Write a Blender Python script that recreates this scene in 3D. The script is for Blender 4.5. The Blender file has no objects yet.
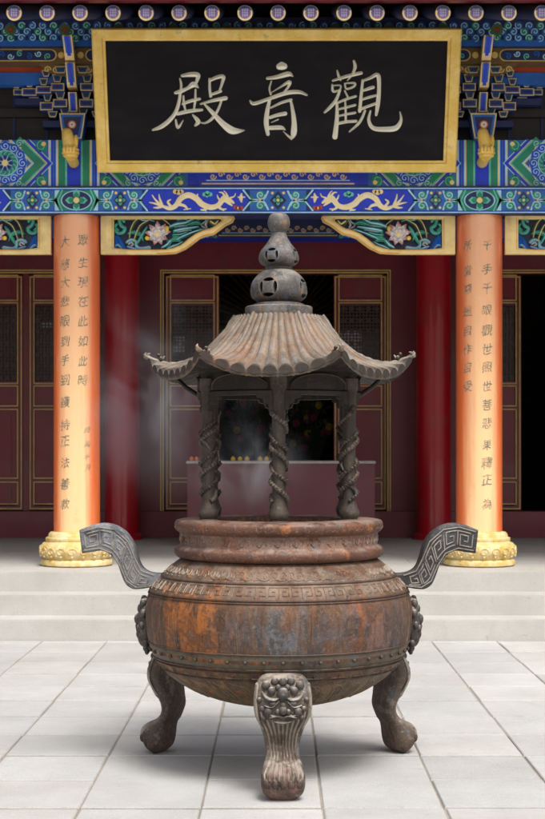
import bpy, bmesh, math, random
from math import sin, cos, pi, radians, sqrt, atan2
from mathutils import Vector, Matrix
random.seed(7)
S = bpy.context.scene
C = S.collection
# ------------------------------------------------------------------ camera
F = 1500.0; XV = 278.0; YV = 450.0; EYE = 1.6      # focal length and horizon measured in the 545 px wide frame
cd = bpy.data.cameras.new('camera'); cam = bpy.data.objects.new('camera', cd); C.objects.link(cam)
cam.location = (0, 0, EYE); cam.rotation_euler = (pi/2, 0, 0)
cd.sensor_fit = 'HORIZONTAL'; cd.sensor_width = 36; cd.lens = 36*F/545
cd.shift_x = (272.5-XV)/545; cd.shift_y = (YV-409.5)/545
cd.clip_start = .1; cd.clip_end = 2000
cd.dof.use_dof = True; cd.dof.focus_distance = 7.3; cd.dof.aperture_fstop = 11
S.camera = cam
# ------------------------------------------------------------------ light
W = bpy.data.worlds.new('World'); S.world = W; W.use_nodes = True
wt = W.node_tree; wt.nodes.clear()
SUN_EL, SUN_AZ = radians(60), radians(-160)          # high sun in thin cloud, from behind and right of the camera
sky = wt.nodes.new('ShaderNodeTexSky'); sky.sky_type = 'NISHITA'; sky.sun_disc = False
sky.sun_elevation = SUN_EL; sky.dust_density = 7; sky.air_density = .8; sky.ozone_density = .3
bg = wt.nodes.new('ShaderNodeBackground'); bg.inputs[1].default_value = .14
wo = wt.nodes.new('ShaderNodeOutputWorld')
hs = wt.nodes.new('ShaderNodeHueSaturation'); hs.inputs['Saturation'].default_value = .45      # thin white cloud
wt.links.new(sky.outputs[0], hs.inputs['Color']); wt.links.new(hs.outputs[0], bg.inputs[0]); wt.links.new(bg.outputs[0], wo.inputs[0])
sun_dir = Vector((.24, -.50*1.0, 1.0)).normalized()  # towards the sun
SUN_EL = math.asin(sun_dir.z); sky.sun_elevation = SUN_EL; sky.sun_rotation = atan2(sun_dir.x, sun_dir.y)
sl = bpy.data.lights.new('sun', 'SUN'); sl.energy = 2.1; sl.angle = radians(20); sl.color = (1, .965, .92)
so = bpy.data.objects.new('sun', sl); C.objects.link(so); so.location = (3, -5, 12)
so.rotation_euler = sun_dir.to_track_quat('Z', 'Y').to_euler()
S.view_settings.view_transform = 'Standard'; S.view_settings.look = 'None'
S.view_settings.exposure = .42; S.view_settings.gamma = 1; S.view_settings.use_curve_mapping = False
S.render.engine = 'CYCLES'
S.cycles.volume_step_rate = 2; S.cycles.volume_max_steps = 128

# ------------------------------------------------------------------ materials
class G:
    def __init__(s, name):
        s.m = bpy.data.materials.new(name); s.m.use_nodes = True; s.t = s.m.node_tree
        s.b = s.t.nodes['Principled BSDF']; s.o = s.t.nodes['Material Output']
    def n(s, ty, ins=None, **kw):
        x = s.t.nodes.new('ShaderNode'+ty)
        for k, v in kw.items(): setattr(x, k, v)
        for k, v in (ins or {}).items(): s.set(x.inputs[k], v)
        return x
    def set(s, sock, v):
        if isinstance(v, bpy.types.NodeSocket): s.t.links.new(v, sock)
        else:
            if sock.type == 'RGBA' and len(v) == 3: v = (*v, 1)
            sock.default_value = v
    def coord(s, scale=(1, 1, 1), loc=(0, 0, 0)):
        tc = s.n('TexCoord'); mp = s.n('Mapping', {'Vector': tc.outputs['Object'], 'Scale': scale, 'Location': loc}); return mp.outputs[0]
    def noise(s, scale, co=None, detail=5, rough=.6, dist=0):
        return s.n('TexNoise', {'Vector': co or s.coord(), 'Scale': scale, 'Detail': detail, 'Roughness': rough, 'Distortion': dist}).outputs[0]
    def ramp(s, fac, a, b, smooth=True):
        return s.n('MapRange', {'Value': fac, 'From Min': a, 'From Max': b}, interpolation_type='SMOOTHSTEP' if smooth else 'LINEAR').outputs[0]
    def mix(s, f, a, b, mode='MIX'):
        x = s.n('Mix', data_type='RGBA', blend_type=mode)
        s.set(x.inputs[0], f); s.set(x.inputs[6], a); s.set(x.inputs[7], b); return x.outputs[2]
    def math(s, op, a, b=0.0):
        x = s.n('Math', operation=op); s.set(x.inputs[0], a); s.set(x.inputs[1], b); return x.outputs[0]
    def bump(s, h, st=.3, d=.01, nrm=None):
        x = s.n('Bump', {'Height': h, 'Strength': st, 'Distance': d})
        if nrm: s.set(x.inputs['Normal'], nrm)
        s.set(s.b.inputs['Normal'], x.outputs[0]); return x.outputs[0]
    def fin(s, base=None, rough=.6, metal=0, coat=0, spec=None):
        if base is not None: s.set(s.b.inputs['Base Color'], base)
        s.set(s.b.inputs['Roughness'], rough); s.set(s.b.inputs['Metallic'], metal); s.set(s.b.inputs['Coat Weight'], coat)
        if spec is not None: s.set(s.b.inputs['Specular IOR Level'], spec)
        return s.m
def paint(name, c, rough=.55, var=.25, scale=9, metal=0, coat=0, bump=.15, c2=None, grime=.22):
    g = G(name); n = g.noise(scale); n2 = g.noise(scale*9, detail=3)
    d = c2 or tuple(x*(1-var) for x in c)
    col = g.mix(g.ramp(n, .35, .7), c, d); col = g.mix(g.math('MULTIPLY', g.ramp(n2, .5, .8), var), col, tuple(min(1, x*1.25+.01) for x in c))
    n3 = g.noise(2.3, g.coord((1, 1, .8), (3, 1, 4)), 8, .75, .6); col = g.mix(g.math('MULTIPLY', g.ramp(n3, .50, .64), grime), col, (.09, .08, .065))
    g.bump(n2, bump, .003)
    return g.fin(col, rough, metal, coat)
def rust(name, A, B, Cc, pale, bamt=.5, camt=.5, pamt=.5, scale=3.0, rough=.55, patch=None, metal=.3, bump=.6, streak=.22, radial=False, fine=0, groove=.6):
    g = G(name)
    v = g.coord((1, 1, streak)); u = g.coord()
    if radial:                                             # run-off streaks follow the slope
        tc = g.n('TexCoord'); sx = g.n('SeparateXYZ', {0: tc.outputs['Object']}); an = g.math('ARCTAN2', sx.outputs[0], sx.outputs[1])
        v = g.n('CombineXYZ', {0: g.math('MULTIPLY', an, 1.6), 1: g.math('MULTIPLY', sx.outputs[2], .30), 2: 0.0}).outputs[0]
    n1 = g.noise(scale*2.2, v, 9, .68, .5); n2 = g.noise(scale*2.0, v if radial else g.coord((1, 1, streak*1.3), (5, 3, 1)), 8, .68, 1.4 if radial else .4); n3 = g.noise(42, u, 5, .75); n4 = g.noise(10, u, 8, .75)
    n5 = g.noise(scale*5, v if radial else g.coord((1, 1, streak*.6), (2, 8, 3)), 7, .7); n6 = g.noise(scale*.9, u, 4, .6)
    col = g.mix(g.ramp(n6, .38, .62), A, tuple(x*.6 for x in A))
    col = g.mix(g.ramp(n1, .64-bamt*.26, .72-bamt*.22), col, g.mix(g.ramp(n5, .42, .60), B, tuple(x*.5 for x in B)))
    col = g.mix(g.math('MULTIPLY', g.ramp(n2, .66-camt*.26, .74-camt*.24), .9), col, Cc)
    if patch:
        for (p, r, pc, amt) in patch:
            ge = g.n('TexCoord'); ds = g.n('VectorMath', {0: ge.outputs['Object'], 1: p}, operation='DISTANCE').outputs['Value']
            ds = g.math('ADD', ds, g.math('MULTIPLY', g.math('SUBTRACT', n1, .5), 1.1*r/.3)); ds = g.math('ADD', ds, g.math('MULTIPLY', g.math('SUBTRACT', n5, .5), .9*r/.3))
            f = g.math('MULTIPLY', g.ramp(ds, r, r*.35), amt)
            col = g.mix(f, col, g.mix(g.ramp(n4, .45, .58), pc, tuple(x*.35 for x in pc)))
    col = g.mix(g.math('MULTIPLY', g.ramp(n5, .56, .66), .55), col, tuple(x*.3 for x in A))
    col = g.mix(g.math('MULTIPLY', g.ramp(n3, .54, .66), .5), col, tuple(x*.3 for x in A))
    col = g.mix(g.math('MULTIPLY', g.ramp(n4, .55, .66), .35*min(1, pamt*1.6)), col, pale)
    if fine:                                               # thin run-down streaks
        q1 = g.noise(26, g.coord((1, 1, .055), (1, 4, 2)), 6, .7, .3); q2 = g.noise(34, g.coord((1, 1, .07), (6, 2, 9)), 5, .7)
        col = g.mix(g.math('MULTIPLY', g.ramp(q1, .50, .60), fine), col, (.035, .026, .022)); col = g.mix(g.math('MULTIPLY', g.ramp(q2, .54, .66), fine*.75), col, (.30, .17, .085))
    pit = g.noise(150, u, 3, .8); pv = g.noise(75, u, 4, .8)
    col = g.mix(g.math('MULTIPLY', g.ramp(pit, .54, .64), .45), col, (.03, .022, .018)); col = g.mix(g.math('MULTIPLY', g.ramp(pv, .56, .66), .45*min(1, pamt*2)), col, pale)
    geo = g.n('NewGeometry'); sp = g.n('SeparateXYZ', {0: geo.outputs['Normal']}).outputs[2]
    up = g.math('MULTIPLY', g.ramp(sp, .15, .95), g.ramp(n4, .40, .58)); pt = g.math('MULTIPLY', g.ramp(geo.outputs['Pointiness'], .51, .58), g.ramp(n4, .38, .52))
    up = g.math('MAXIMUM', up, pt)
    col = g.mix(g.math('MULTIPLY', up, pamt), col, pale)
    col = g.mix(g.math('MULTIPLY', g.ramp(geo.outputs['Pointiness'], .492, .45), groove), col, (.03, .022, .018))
    b1 = g.n('Bump', {'Height': n4, 'Strength': bump, 'Distance': .012}).outputs[0]
    b2 = g.n('Bump', {'Height': n3, 'Strength': bump*.8, 'Distance': .005, 'Normal': b1}).outputs[0]
    g.bump(pit, bump*.8, .0025, b2)
    return g.fin(col, g.math('ADD', g.math('MULTIPLY', n5, .5), rough-.2), metal)
MT = {}
PAL = (.42, .38, .34)
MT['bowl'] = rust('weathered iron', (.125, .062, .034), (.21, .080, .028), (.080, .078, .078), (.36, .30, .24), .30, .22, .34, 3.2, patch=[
    ((-.1, -.3, .30), .62, (.17, .115, .052), .7), ((.3, -.3, .34), .4, (.17, .115, .052), .6), ((-.42, -.50, .74), .30, (.44, .14, .022), .80), ((.42, -.50, .76), .17, (.30, .095, .025), .7), ((.0, -.66, .72), .14, (.15, .18, .21), .7),
    ((.2, -.62, .72), .20, (.085, .09, .105), .6), ((-.20, -.62, .74), .14, (.08, .085, .10), .6), ((.5, -.4, .70), .2, (.09, .10, .12), .5)], fine=.34, streak=.32)
MT['band'] = rust('blue green band iron', (.10, .070, .045), (.18, .085, .035), (.075, .092, .098), (.28, .25, .21), .30, .38, .25, 5, patch=[((-.3, -.6, .6), .3, (.13, .11, .05), .6)])
MT['bowl_edge'] = rust('worn raised iron', (.21, .13, .085), (.32, .15, .06), (.22, .20, .18), (.48, .42, .35), .3, .35, .6, 9)
MT['rim'] = rust('red brown iron', (.16, .068, .040), (.32, .12, .04), (.085, .075, .075), (.42, .34, .29), .35, .30, .5, 4, streak=1.0)
MT['handle'] = rust('blue grey iron', (.060, .068, .083), (.11, .08, .06), (.10, .12, .15), (.40, .40, .41), .12, .4, .5, 6)
MT['handle_edge'] = rust('pale fret lines', (.27, .24, .20), (.28, .2, .13), (.17, .17, .19), (.45, .41, .36), .2, .4, .4, 9)
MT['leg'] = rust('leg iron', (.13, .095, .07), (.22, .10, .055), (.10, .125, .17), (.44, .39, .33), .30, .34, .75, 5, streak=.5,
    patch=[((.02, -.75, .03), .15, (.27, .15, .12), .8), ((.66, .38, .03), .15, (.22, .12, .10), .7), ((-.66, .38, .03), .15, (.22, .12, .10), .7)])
MT['mask'] = rust('mask iron', (.15, .13, .115), (.26, .15, .08), (.10, .13, .18), (.50, .47, .43), .26, .42, .8, 9)
MT['bigroof'] = rust('bleached roof iron', (.175, .138, .10), (.29, .14, .065), (.185, .19, .195), (.45, .41, .35), .36, .42, .28, 7, patch=[((-.3, -.45, 2.1), .3, (.34, .14, .05), .5), ((.1, -.3, 2.15), .2, (.30, .13, .055), .4)], radial=True, groove=.9)
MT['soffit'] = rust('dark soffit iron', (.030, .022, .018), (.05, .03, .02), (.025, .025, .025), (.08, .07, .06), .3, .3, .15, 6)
MT['finial'] = rust('blue grey finial iron', (.105, .098, .095), (.25, .135, .07), (.10, .12, .155), (.40, .36, .31), .30, .48, .42, 7, streak=.6)
MT['post'] = rust('dark post iron', (.052, .038, .028), (.11, .062, .035), (.045, .042, .040), (.20, .165, .13), .3, .3, .35, 8)
g = G('ash'); MT['ash'] = g.fin(g.mix(g.noise(30), (.05, .05, .055), (.16, .16, .16)), .95)

BLUE = (.012, .03, .34); 
MT['royal'] = paint('royal blue paint', (.004, .035, .60), .5)
MT['navy'] = paint('navy paint', (.012, .022, .10), .6)
MT['mid'] = paint('mid blue paint', (.015, .13, .50), .5)
MT['cyan'] = paint('pale blue paint', (.42, .74, .90), .55, var=.15)
MT['green'] = paint('green paint', (.010, .25, .14), .55)
MT['dragon'] = paint('pale gold dragon', (.95, .80, .46), .5, var=.12, grime=.08)
MT['teal'] = paint('teal blue paint', (.012, .07, .16), .55)
MT['deep'] = paint('deep blue paint', (.012, .05, .25), .55)
MT['mint'] = paint('mint paint', (.14, .60, .46), .55)
MT['cream'] = paint('cream paint', (.90, .68, .28), .55, var=.15)
MT['gold'] = paint('gold leaf', (.78, .58, .28), .42, metal=.25)
MT['redp'] = paint('vermilion paint', (.48, .06, .025), .5)
MT['white'] = paint('white paint', (.78, .74, .70), .6, var=.1)
MT['pink'] = paint('pink paint', (.66, .30, .32), .6)
MT['purple'] = paint('violet paint', (.15, .10, .28), .6)
MT['pale_violet'] = paint('pale violet paint', (.50, .46, .58), .6)
MT['dark'] = paint('dark lacquer', (.020, .014, .013), .6)
MT['darkred'] = paint('dark red lacquer', (.19, .016, .027), .42, var=.2, scale=2.5, coat=.15)
MT['redpanel'] = paint('door panel lacquer', (.22, .017, .028), .42, var=.15, scale=3, coat=.15)
MT['redcol'] = paint('bright red lacquer', (.46, .006, .018), .35, var=.08, scale=2, coat=.4, bump=.03)
MT['line'] = paint('gilt moulding', (.78, .54, .16), .45, var=.25)
MT['glass'] = paint('dark glass', (.02, .025, .035), .12, var=.1, bump=.02)
MT['lattice'] = paint('lattice wood', (.07, .028, .022), .5)
MT['cloth'] = paint('altar front lacquer', (.15, .032, .042), .42, var=.12, scale=2, coat=.1)
MT['yellow'] = paint('yellow wax', (.85, .55, .04), .4); MT['orange'] = paint('orange wax', (.9, .30, .12), .4)
MT['petal'] = paint('pink flower', (.18, .02, .06), .6); MT['foliage'] = paint('dark leaves', (.015, .04, .015), .7); MT['bloom'] = paint('yellow flower', (.30, .20, .02), .6)
MT['bronze'] = paint('dim gilt bronze', (.20, .13, .05), .4, metal=.4)
MT['tile'] = paint('glazed roof tile', (.28, .13, .05), .35)
g = G('plaque black'); n = g.noise(6, g.coord((.4, 1, 1))); MT['board'] = (g.bump(g.noise(60), .05, .002), g.fin(g.mix(g.ramp(n, .4, .7), (.010, .009, .012), (.017, .015, .017)), .6, spec=.12))[1]
g = G('worn gilt frame'); n = g.noise(4, None, 8, .7); n2 = g.noise(26, None, 6, .75); n5 = g.noise(3, g.coord((1, 1, 1), (4, 2, 7)), 6, .7)
col = g.mix(g.ramp(n, .4, .65), (.80, .53, .11), (.92, .69, .24)); col = g.mix(g.math('MULTIPLY', g.ramp(n2, .57, .7), .6), col, (.22, .15, .06))
col = g.mix(g.math('MULTIPLY', g.ramp(n5, .62, .72), .55), col, (.14, .15, .08)); g.bump(n2, .3, .004)
MT['frame'] = g.fin(col, .5, .15)
MT['glyph'] = paint('pale gilt lettering', (.95, .92, .76), .35, var=.05, grime=.03)
# orange lacquer, patchy; reflected light painted in as a paler front, stronger lower down
g = G('orange lacquer with painted sheen'); tc = g.n('TexCoord'); z = g.n('SeparateXYZ', {0: tc.outputs['Object']}).outputs[2]
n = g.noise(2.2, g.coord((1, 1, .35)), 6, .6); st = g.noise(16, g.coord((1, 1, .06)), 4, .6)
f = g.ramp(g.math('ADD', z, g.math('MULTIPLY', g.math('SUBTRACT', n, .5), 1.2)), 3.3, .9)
geo = g.n('NewGeometry'); fy = g.n('SeparateXYZ', {0: geo.outputs['Normal']}).outputs[1]           # paints reflected sky and ground on the courtyard side
sheen = g.ramp(g.math('ADD', fy, g.math('MULTIPLY', g.math('SUBTRACT', st, .5), .5)), -.60, -.99)
col = g.mix(f, (.76, .16, .05), (.80, .16, .035)); col = g.mix(g.math('MULTIPLY', sheen, g.math('ADD', g.math('MULTIPLY', f, .45), .52)), col, (.95, .62, .30))
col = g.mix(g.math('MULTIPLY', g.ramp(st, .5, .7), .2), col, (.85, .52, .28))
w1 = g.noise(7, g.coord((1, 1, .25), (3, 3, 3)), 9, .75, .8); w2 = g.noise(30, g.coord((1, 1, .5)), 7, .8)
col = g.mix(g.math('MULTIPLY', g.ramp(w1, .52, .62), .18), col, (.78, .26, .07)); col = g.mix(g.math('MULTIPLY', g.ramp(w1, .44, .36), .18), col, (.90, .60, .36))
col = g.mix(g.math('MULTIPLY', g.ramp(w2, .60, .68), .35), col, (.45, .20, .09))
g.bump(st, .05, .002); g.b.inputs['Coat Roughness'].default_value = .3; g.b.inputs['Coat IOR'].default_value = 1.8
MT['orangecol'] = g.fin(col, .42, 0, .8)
g = G('faded ink'); n = g.noise(22, None, 5, .7)
MT['ink'] = g.fin(g.mix(g.ramp(n, .46, .60), (.14, .17, .14), (.58, .38, .20)), .7)
g = G('faded red ink'); MT['inkred'] = g.fin((.6, .12, .07), .7)
g = G('yellow carved stone'); n = g.noise(7, None, 8, .7); n2 = g.noise(30, None, 6, .7)
MT['base'] = (g.bump(n2, .5, .01), g.fin(g.mix(g.ramp(n, .35, .65), (.56, .38, .085), (.74, .62, .36)), .6))[1]
# pale stone, tinted slab by slab
def stone(name, c1, c2, attr=True, stain=(.30, .28, .24)):
    g = G(name); n = g.noise(1.3, None, 8, .7); n2 = g.noise(45, None, 5, .8); n3 = g.noise(5, None, 8, .75)
    col = g.mix(g.ramp(n, .3, .7), c1, c2)
    if attr:
        at = g.n('Attribute', attribute_name='tint'); col = g.mix(1.0, col, at.outputs['Color'], 'MULTIPLY')
    col = g.mix(g.math('MULTIPLY', g.ramp(n3, .55, .78), .35), col, stain)
    col = g.mix(g.math('MULTIPLY', g.ramp(n2, .6, .8), .22), col, (.22, .21, .19))
    n7 = g.noise(.55, None, 7, .75, 1.5); n8 = g.noise(14, None, 9, .8, .6)
    col = g.mix(g.math('MULTIPLY', g.ramp(n7, .50, .62), .20), col, (.30, .285, .25))
    col = g.mix(g.math('MULTIPLY', g.ramp(n8, .58, .66), .35), col, (.20, .19, .17)); col = g.mix(g.math('MULTIPLY', g.ramp(n8, .42, .34), .25), col, (.60, .60, .59))
    n9 = g.noise(170, None, 3, .8); col = g.mix(g.math('MULTIPLY', g.ramp(n9, .52, .64), .28), col, (.17, .165, .15)); col = g.mix(g.math('MULTIPLY', g.ramp(n9, .46, .36), .25), col, (.62, .62, .61))
    g.bump(g.math('ADD', g.math('ADD', n2, n3), n8), .35, .004)
    return g.fin(col, .75, spec=.35)
MT['slab'] = stone('pale paving stone', (.355, .353, .345), (.44, .438, .43))
MT['stair'] = stone('pale step stone', (.40, .39, .365), (.47, .46, .44), True, (.36, .33, .28))
MT['ground'] = stone('sandy mortar', (.19, .165, .135), (.31, .28, .235), False)

# ------------------------------------------------------------------ mesh helper
def crom(pts, k=6, closed=False):
    n = len(pts); out = []
    if n < 3: return [tuple(p) for p in pts]
    rng = n if closed else n-1
    for i in range(rng):
        P = [pts[(i+j) % n] if closed else pts[min(max(i+j, 0), n-1)] for j in (-1, 0, 1, 2)]
        for q in range(k):
            t = q/k
            out.append(tuple(.5*((2*b)+(-a+c)*t+(2*a-5*b+4*c-d)*t*t+(-a+3*b-3*c+d)*t**3) for a, b, c, d in zip(*P)))
    if not closed: out.append(tuple(pts[-1]))
    return out
class M:
    def __init__(s): s.v = []; s.f = []; s.m = []; s.ms = []; s.col = None
    def mi(s, mt):
        if mt not in s.ms: s.ms.append(mt)
        return s.ms.index(mt)
    def add(s, vs, fs, mt):
        b = len(s.v); s.v += [tuple(v) for v in vs]; i = s.mi(mt)
        for f in fs: s.f.append(tuple(b+q for q in f)); s.m.append(i)
    def box(s, x0, x1, y0, y1, z0, z1, mt, T=None):
        vs = [(x, y, z) for z in (z0, z1) for y in (y0, y1) for x in (x0, x1)]
        if T: vs = [T @ Vector(v) for v in vs]
        s.add(vs, [(0, 2, 3, 1), (4, 5, 7, 6), (0, 1, 5, 4), (2, 6, 7, 3), (0, 4, 6, 2), (1, 3, 7, 5)], mt)
    def bbox(s, x0, x1, y0, y1, z0, z1, mt, b=.006):        # box with chamfered edges on all sides
        bm = bmesh.new(); bmesh.ops.create_cube(bm, size=1)
        bmesh.ops.scale(bm, verts=bm.verts, vec=(x1-x0, y1-y0, z1-z0)); bmesh.ops.translate(bm, verts=bm.verts, vec=((x0+x1)/2, (y0+y1)/2, (z0+z1)/2))
        bmesh.ops.bevel(bm, geom=bm.edges[:], offset=b, segments=2, affect='EDGES')
        s.bm(bm, mt)
    def bm(s, bm, mt, T=None):
        bm.verts.index_update()
        s.add([(T @ v.co) if T else v.co.copy() for v in bm.verts], [[v.index for v in f.verts] for f in bm.faces], mt); bm.free()
    def grid(s, rows, mt, cu=False, cv=False):
        n = len(rows); k = len(rows[0]); vs = [p for r in rows for p in r]; fs = []
        for i in range(n if cv else n-1):
            for j in range(k if cu else k-1):
                a, b = i, (i+1) % n; c, d = j, (j+1) % k
                fs.append((a*k+c, a*k+d, b*k+d, b*k+c))
        s.add(vs, fs, mt)
    def lathe(s, prof, mt, c=(0, 0), seg=48, wob=None):
        rows = [[(c[0]+r*cos(2*pi*j/seg), c[1]+r*sin(2*pi*j/seg), h) for j in range(seg)] for r, h in prof]
        s.grid(rows, mt, cu=True)
        for e in (0, -1):
            if prof[e][0] > 1e-4: s.add(rows[e], [tuple(range(seg))], mt)
    def ball(s, c, r, mt, seg=12, rg=8, sc=(1, 1, 1)):
        rows = [[(c[0]+sc[0]*r*sin(pi*i/rg)*cos(2*pi*j/seg), c[1]+sc[1]*r*sin(pi*i/rg)*sin(2*pi*j/seg), c[2]+sc[2]*r*cos(pi*i/rg)) for j in range(seg)] for i in range(rg+1)]
        s.grid(rows, mt, cu=True)
    def tube(s, path, rad, mt, seg=10, cap=True):
        P = [Vector(p) for p in path]; n = len(P); rows = []; up = None
        for i in range(n):
            t = (P[min(i+1, n-1)]-P[max(i-1, 0)]).normalized()
            if up is None: up = t.orthogonal().normalized()
            up = (up - t*up.dot(t)).normalized(); w = t.cross(up)
            r = rad[i] if isinstance(rad, (list, tuple)) else rad
            rows.append([P[i]+(up*cos(2*pi*j/seg)+w*sin(2*pi*j/seg))*r for j in range(seg)])
        s.grid(rows, mt, cu=True)
        if cap: s.add(rows[0], [tuple(range(seg))], mt); s.add(rows[-1], [tuple(range(seg))], mt)
    def prism(s, poly, fn, d0, d1, mt, side=None):          # poly 2-D, fn(u,v,d)->xyz
        n = len(poly); a = [fn(u, v, d0) for u, v in poly]; b = [fn(u, v, d1) for u, v in poly]
        s.add(a+b, [tuple(range(n)), tuple(range(2*n-1, n-1, -1))], mt)
        s.add(a+b, [(i, (i+1) % n, n+(i+1) % n, n+i) for i in range(n)], side or mt)
    def poly(s, pts, fn, d, mt): s.prism(pts, fn, d-.0015, d, mt)
    def stroke(s, pts, w, fn, d, mt, smooth=5, ridge=0, base=None, caps=True):
        # pts (u,v) or (u,v,w); flat ribbon (ridge=0) or ribbon with raised centre line
        q = [(p[0], p[1], p[2] if len(p) > 2 else w) for p in pts]
        q = crom(q, smooth) if smooth and len(q) > 2 else q
        n = len(q); L = []; Rr = []; Cn = []
        for i in range(n):
            a = q[max(i-1, 0)]; b = q[min(i+1, n-1)]; tx, ty = b[0]-a[0], b[1]-a[1]; l = sqrt(tx*tx+ty*ty) or 1
            nx, ny = -ty/l, tx/l; h = q[i][2]/2
            L.append((q[i][0]+nx*h, q[i][1]+ny*h)); Rr.append((q[i][0]-nx*h, q[i][1]-ny*h)); Cn.append(q[i][:2])
        b0 = d if base is None else base
        if ridge:
            rows = [[fn(*l, b0), fn(*c, d+ridge), fn(*r, b0)] for l, c, r in zip(L, Cn, Rr)]
            s.grid(rows, mt)
        else:
            s.grid([[fn(*l, d), fn(*r, d)] for l, r in zip(L, Rr)], mt)
        if caps:
            for e in (0, n-1):
                c = Cn[e]; w2 = q[e][2]/2; a0 = atan2(L[e][1]-c[1], L[e][0]-c[0])
                sg = 1 if e == 0 else -1
                arc = [(c[0]+w2*cos(a0+sg*pi*k/6), c[1]+w2*sin(a0+sg*pi*k/6)) for k in range(7)]
                vs = [fn(*c, d+ridge)]+[fn(*p, b0 if ridge else d) for p in arc]
                s.add(vs, [(0, k+1, k+2) for k in range(6)], mt)
    def disc(s, u, v, r, fn, d, mt, n=20, ry=None):
        s.poly([(u+r*cos(2*pi*k/n), v+(ry or r)*sin(2*pi*k/n)) for k in range(n)], fn, d, mt)
    def build(s, name, parent=None, smooth=False, label=None, cat=None, group=None, kind=None, bevel=0):
        me = bpy.data.meshes.new(name); L = Vector((0, 0, 0))
        p = parent
        while p is not None: L += p.location; p = p.parent
        if parent is not None and parent.get('local'): L = Vector((0, 0, 0))
        me.from_pydata([tuple(Vector(v)-L) for v in s.v], [], s.f)
        for mt in s.ms: me.materials.append(MT[mt])
        me.polygons.foreach_set('material_index', s.m)
        if smooth: me.polygons.foreach_set('use_smooth', [True]*len(s.f))
        if s.col:
            at = me.color_attributes.new('tint', 'FLOAT_COLOR', 'CORNER'); i = 0
            for pi_, f in enumerate(me.polygons):
                for _ in f.loop_indices: at.data[i].color = (*s.col[pi_], 1); i += 1
        me.update(); me.validate()
        if smooth: me.set_sharp_from_angle(angle=radians(smooth if smooth is not True else 40))
        o = bpy.data.objects.new(name, me); C.objects.link(o); o.parent = parent
        tag(o, label, cat, group, kind); return o
def tag(o, label=None, cat=None, group=None, kind=None):
    for k, v in (('label', label), ('category', cat), ('group', group), ('kind', kind)):
        if v: o[k] = v
    return o
def thing(name, label, cat, loc, group=None):
    o = bpy.data.objects.new(name, None); C.objects.link(o); o.location = loc; o.empty_display_size = .2
    return tag(o, label, cat, group)
def at(px, py, D): return ((px-XV)*D/F, D, EYE+(YV-py)*D/F)
def front(D):                                              # (x, z, out) on a wall facing the camera side
    return lambda u, v, d: (u, D-d, v)

# ------------------------------------------------------------------ ground and steps
m = M(); m.box(-150, 150, -150, 150, -.5, -.008, 'ground'); m.build('courtyard_ground', kind='structure', label='sandy mortar bed under the courtyard paving')
m = M(); m.col = []; gx0, gy0, px_, py_ = .2, 6.70, .543, .575
for i in range(-16, 16):
    j = -19
    while j < 11:
        k = 2 if random.random() < .05 and j < 9 else 1
        if gy0+j*py_ >= 12.5: break
        x0 = gx0+i*px_; y0 = gy0+j*py_; x1 = x0+px_; y1 = min(y0+k*py_, 12.565)
        if j+k >= 10: y1 = min(y1, 12.565); k = 10-j if j < 10 else 1
        ga = .0035+random.random()*.0035; gb = random.choice([.006, .010, .016, .020])
        t = 1+random.uniform(-.10, .10); tw = random.uniform(-.015, .015); tint = (t+tw, t, t-tw)
        z = random.uniform(-.0025, .0025); a, b, c, d = x0+ga, x1-ga, y0+gb, y1-gb; e = .005; J = [random.uniform(-.003, .003) for _ in range(4)]; a += J[0]; b += J[1]
        sl_ = [random.uniform(-.001, .001) for _ in range(4)]
        vs = [(a, c, -.03), (b, c, -.03), (b, d, -.03), (a, d, -.03), (a, c, z-e), (b, c, z-e), (b, d, z-e), (a, d, z-e),
              (a+e, c+e/2, z+sl_[0]), (b-e, c+e/2, z+sl_[1]), (b-e, d-e/2, z+sl_[2]), (a+e, d-e/2, z+sl_[3])]
        fs = [(8, 9, 10, 11)]+[(q, (q+1) % 4, 4+(q+1) % 4, 4+q) for q in range(4)]+[(4+q, 4+(q+1) % 4, 8+(q+1) % 4, 8+q) for q in range(4)]
        m.add(vs, fs, 'slab'); m.col += [tint]*len(fs); j += k
m.build('courtyard_paving', kind='structure', label='pale grey stone slabs of the courtyard')
def slabrow(m, y0, y1, z0, z1, ln, mt='stair', bv=.008):
    x = -9.5+random.random()*1.2
    while x < 9:
        w = ln*random.uniform(.85, 1.15); t = 1+random.uniform(-.04, .04); n0 = len(m.f)
        m.bbox(x+.001, x+w-.001, y0, y1, z0, z1, mt, bv); m.col += [(t, t, t*.99)]*(len(m.f)-n0); x += w
m = M(); m.col = []
slabrow(m, 12.57, 12.93, -.02, .175, 7.5); slabrow(m, 12.90, 13.26, -.02, .35, 8.6); slabrow(m, 13.23, 13.70, -.02, .52, 8.2)
m.build('stone_steps', kind='structure', label='three pale stone steps up to the temple terrace')
m = M(); m.col = []
for y in range(9): slabrow(m, 13.70+y*.62, 13.70+y*.62+.618, .2, .519, 1.3, 'stair', .0015)
m.build('temple_terrace', kind='structure', label='pale stone terrace floor in front of the temple doors')

# ------------------------------------------------------------------ the hall
H = thing('temple_hall', 'painted temple hall with orange front columns, dark red doors and blue and green beams', 'temple', (0, 13.9, .52))
AX = 1.885; DC = 14.06; RC = .2156; PL = .52
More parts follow.
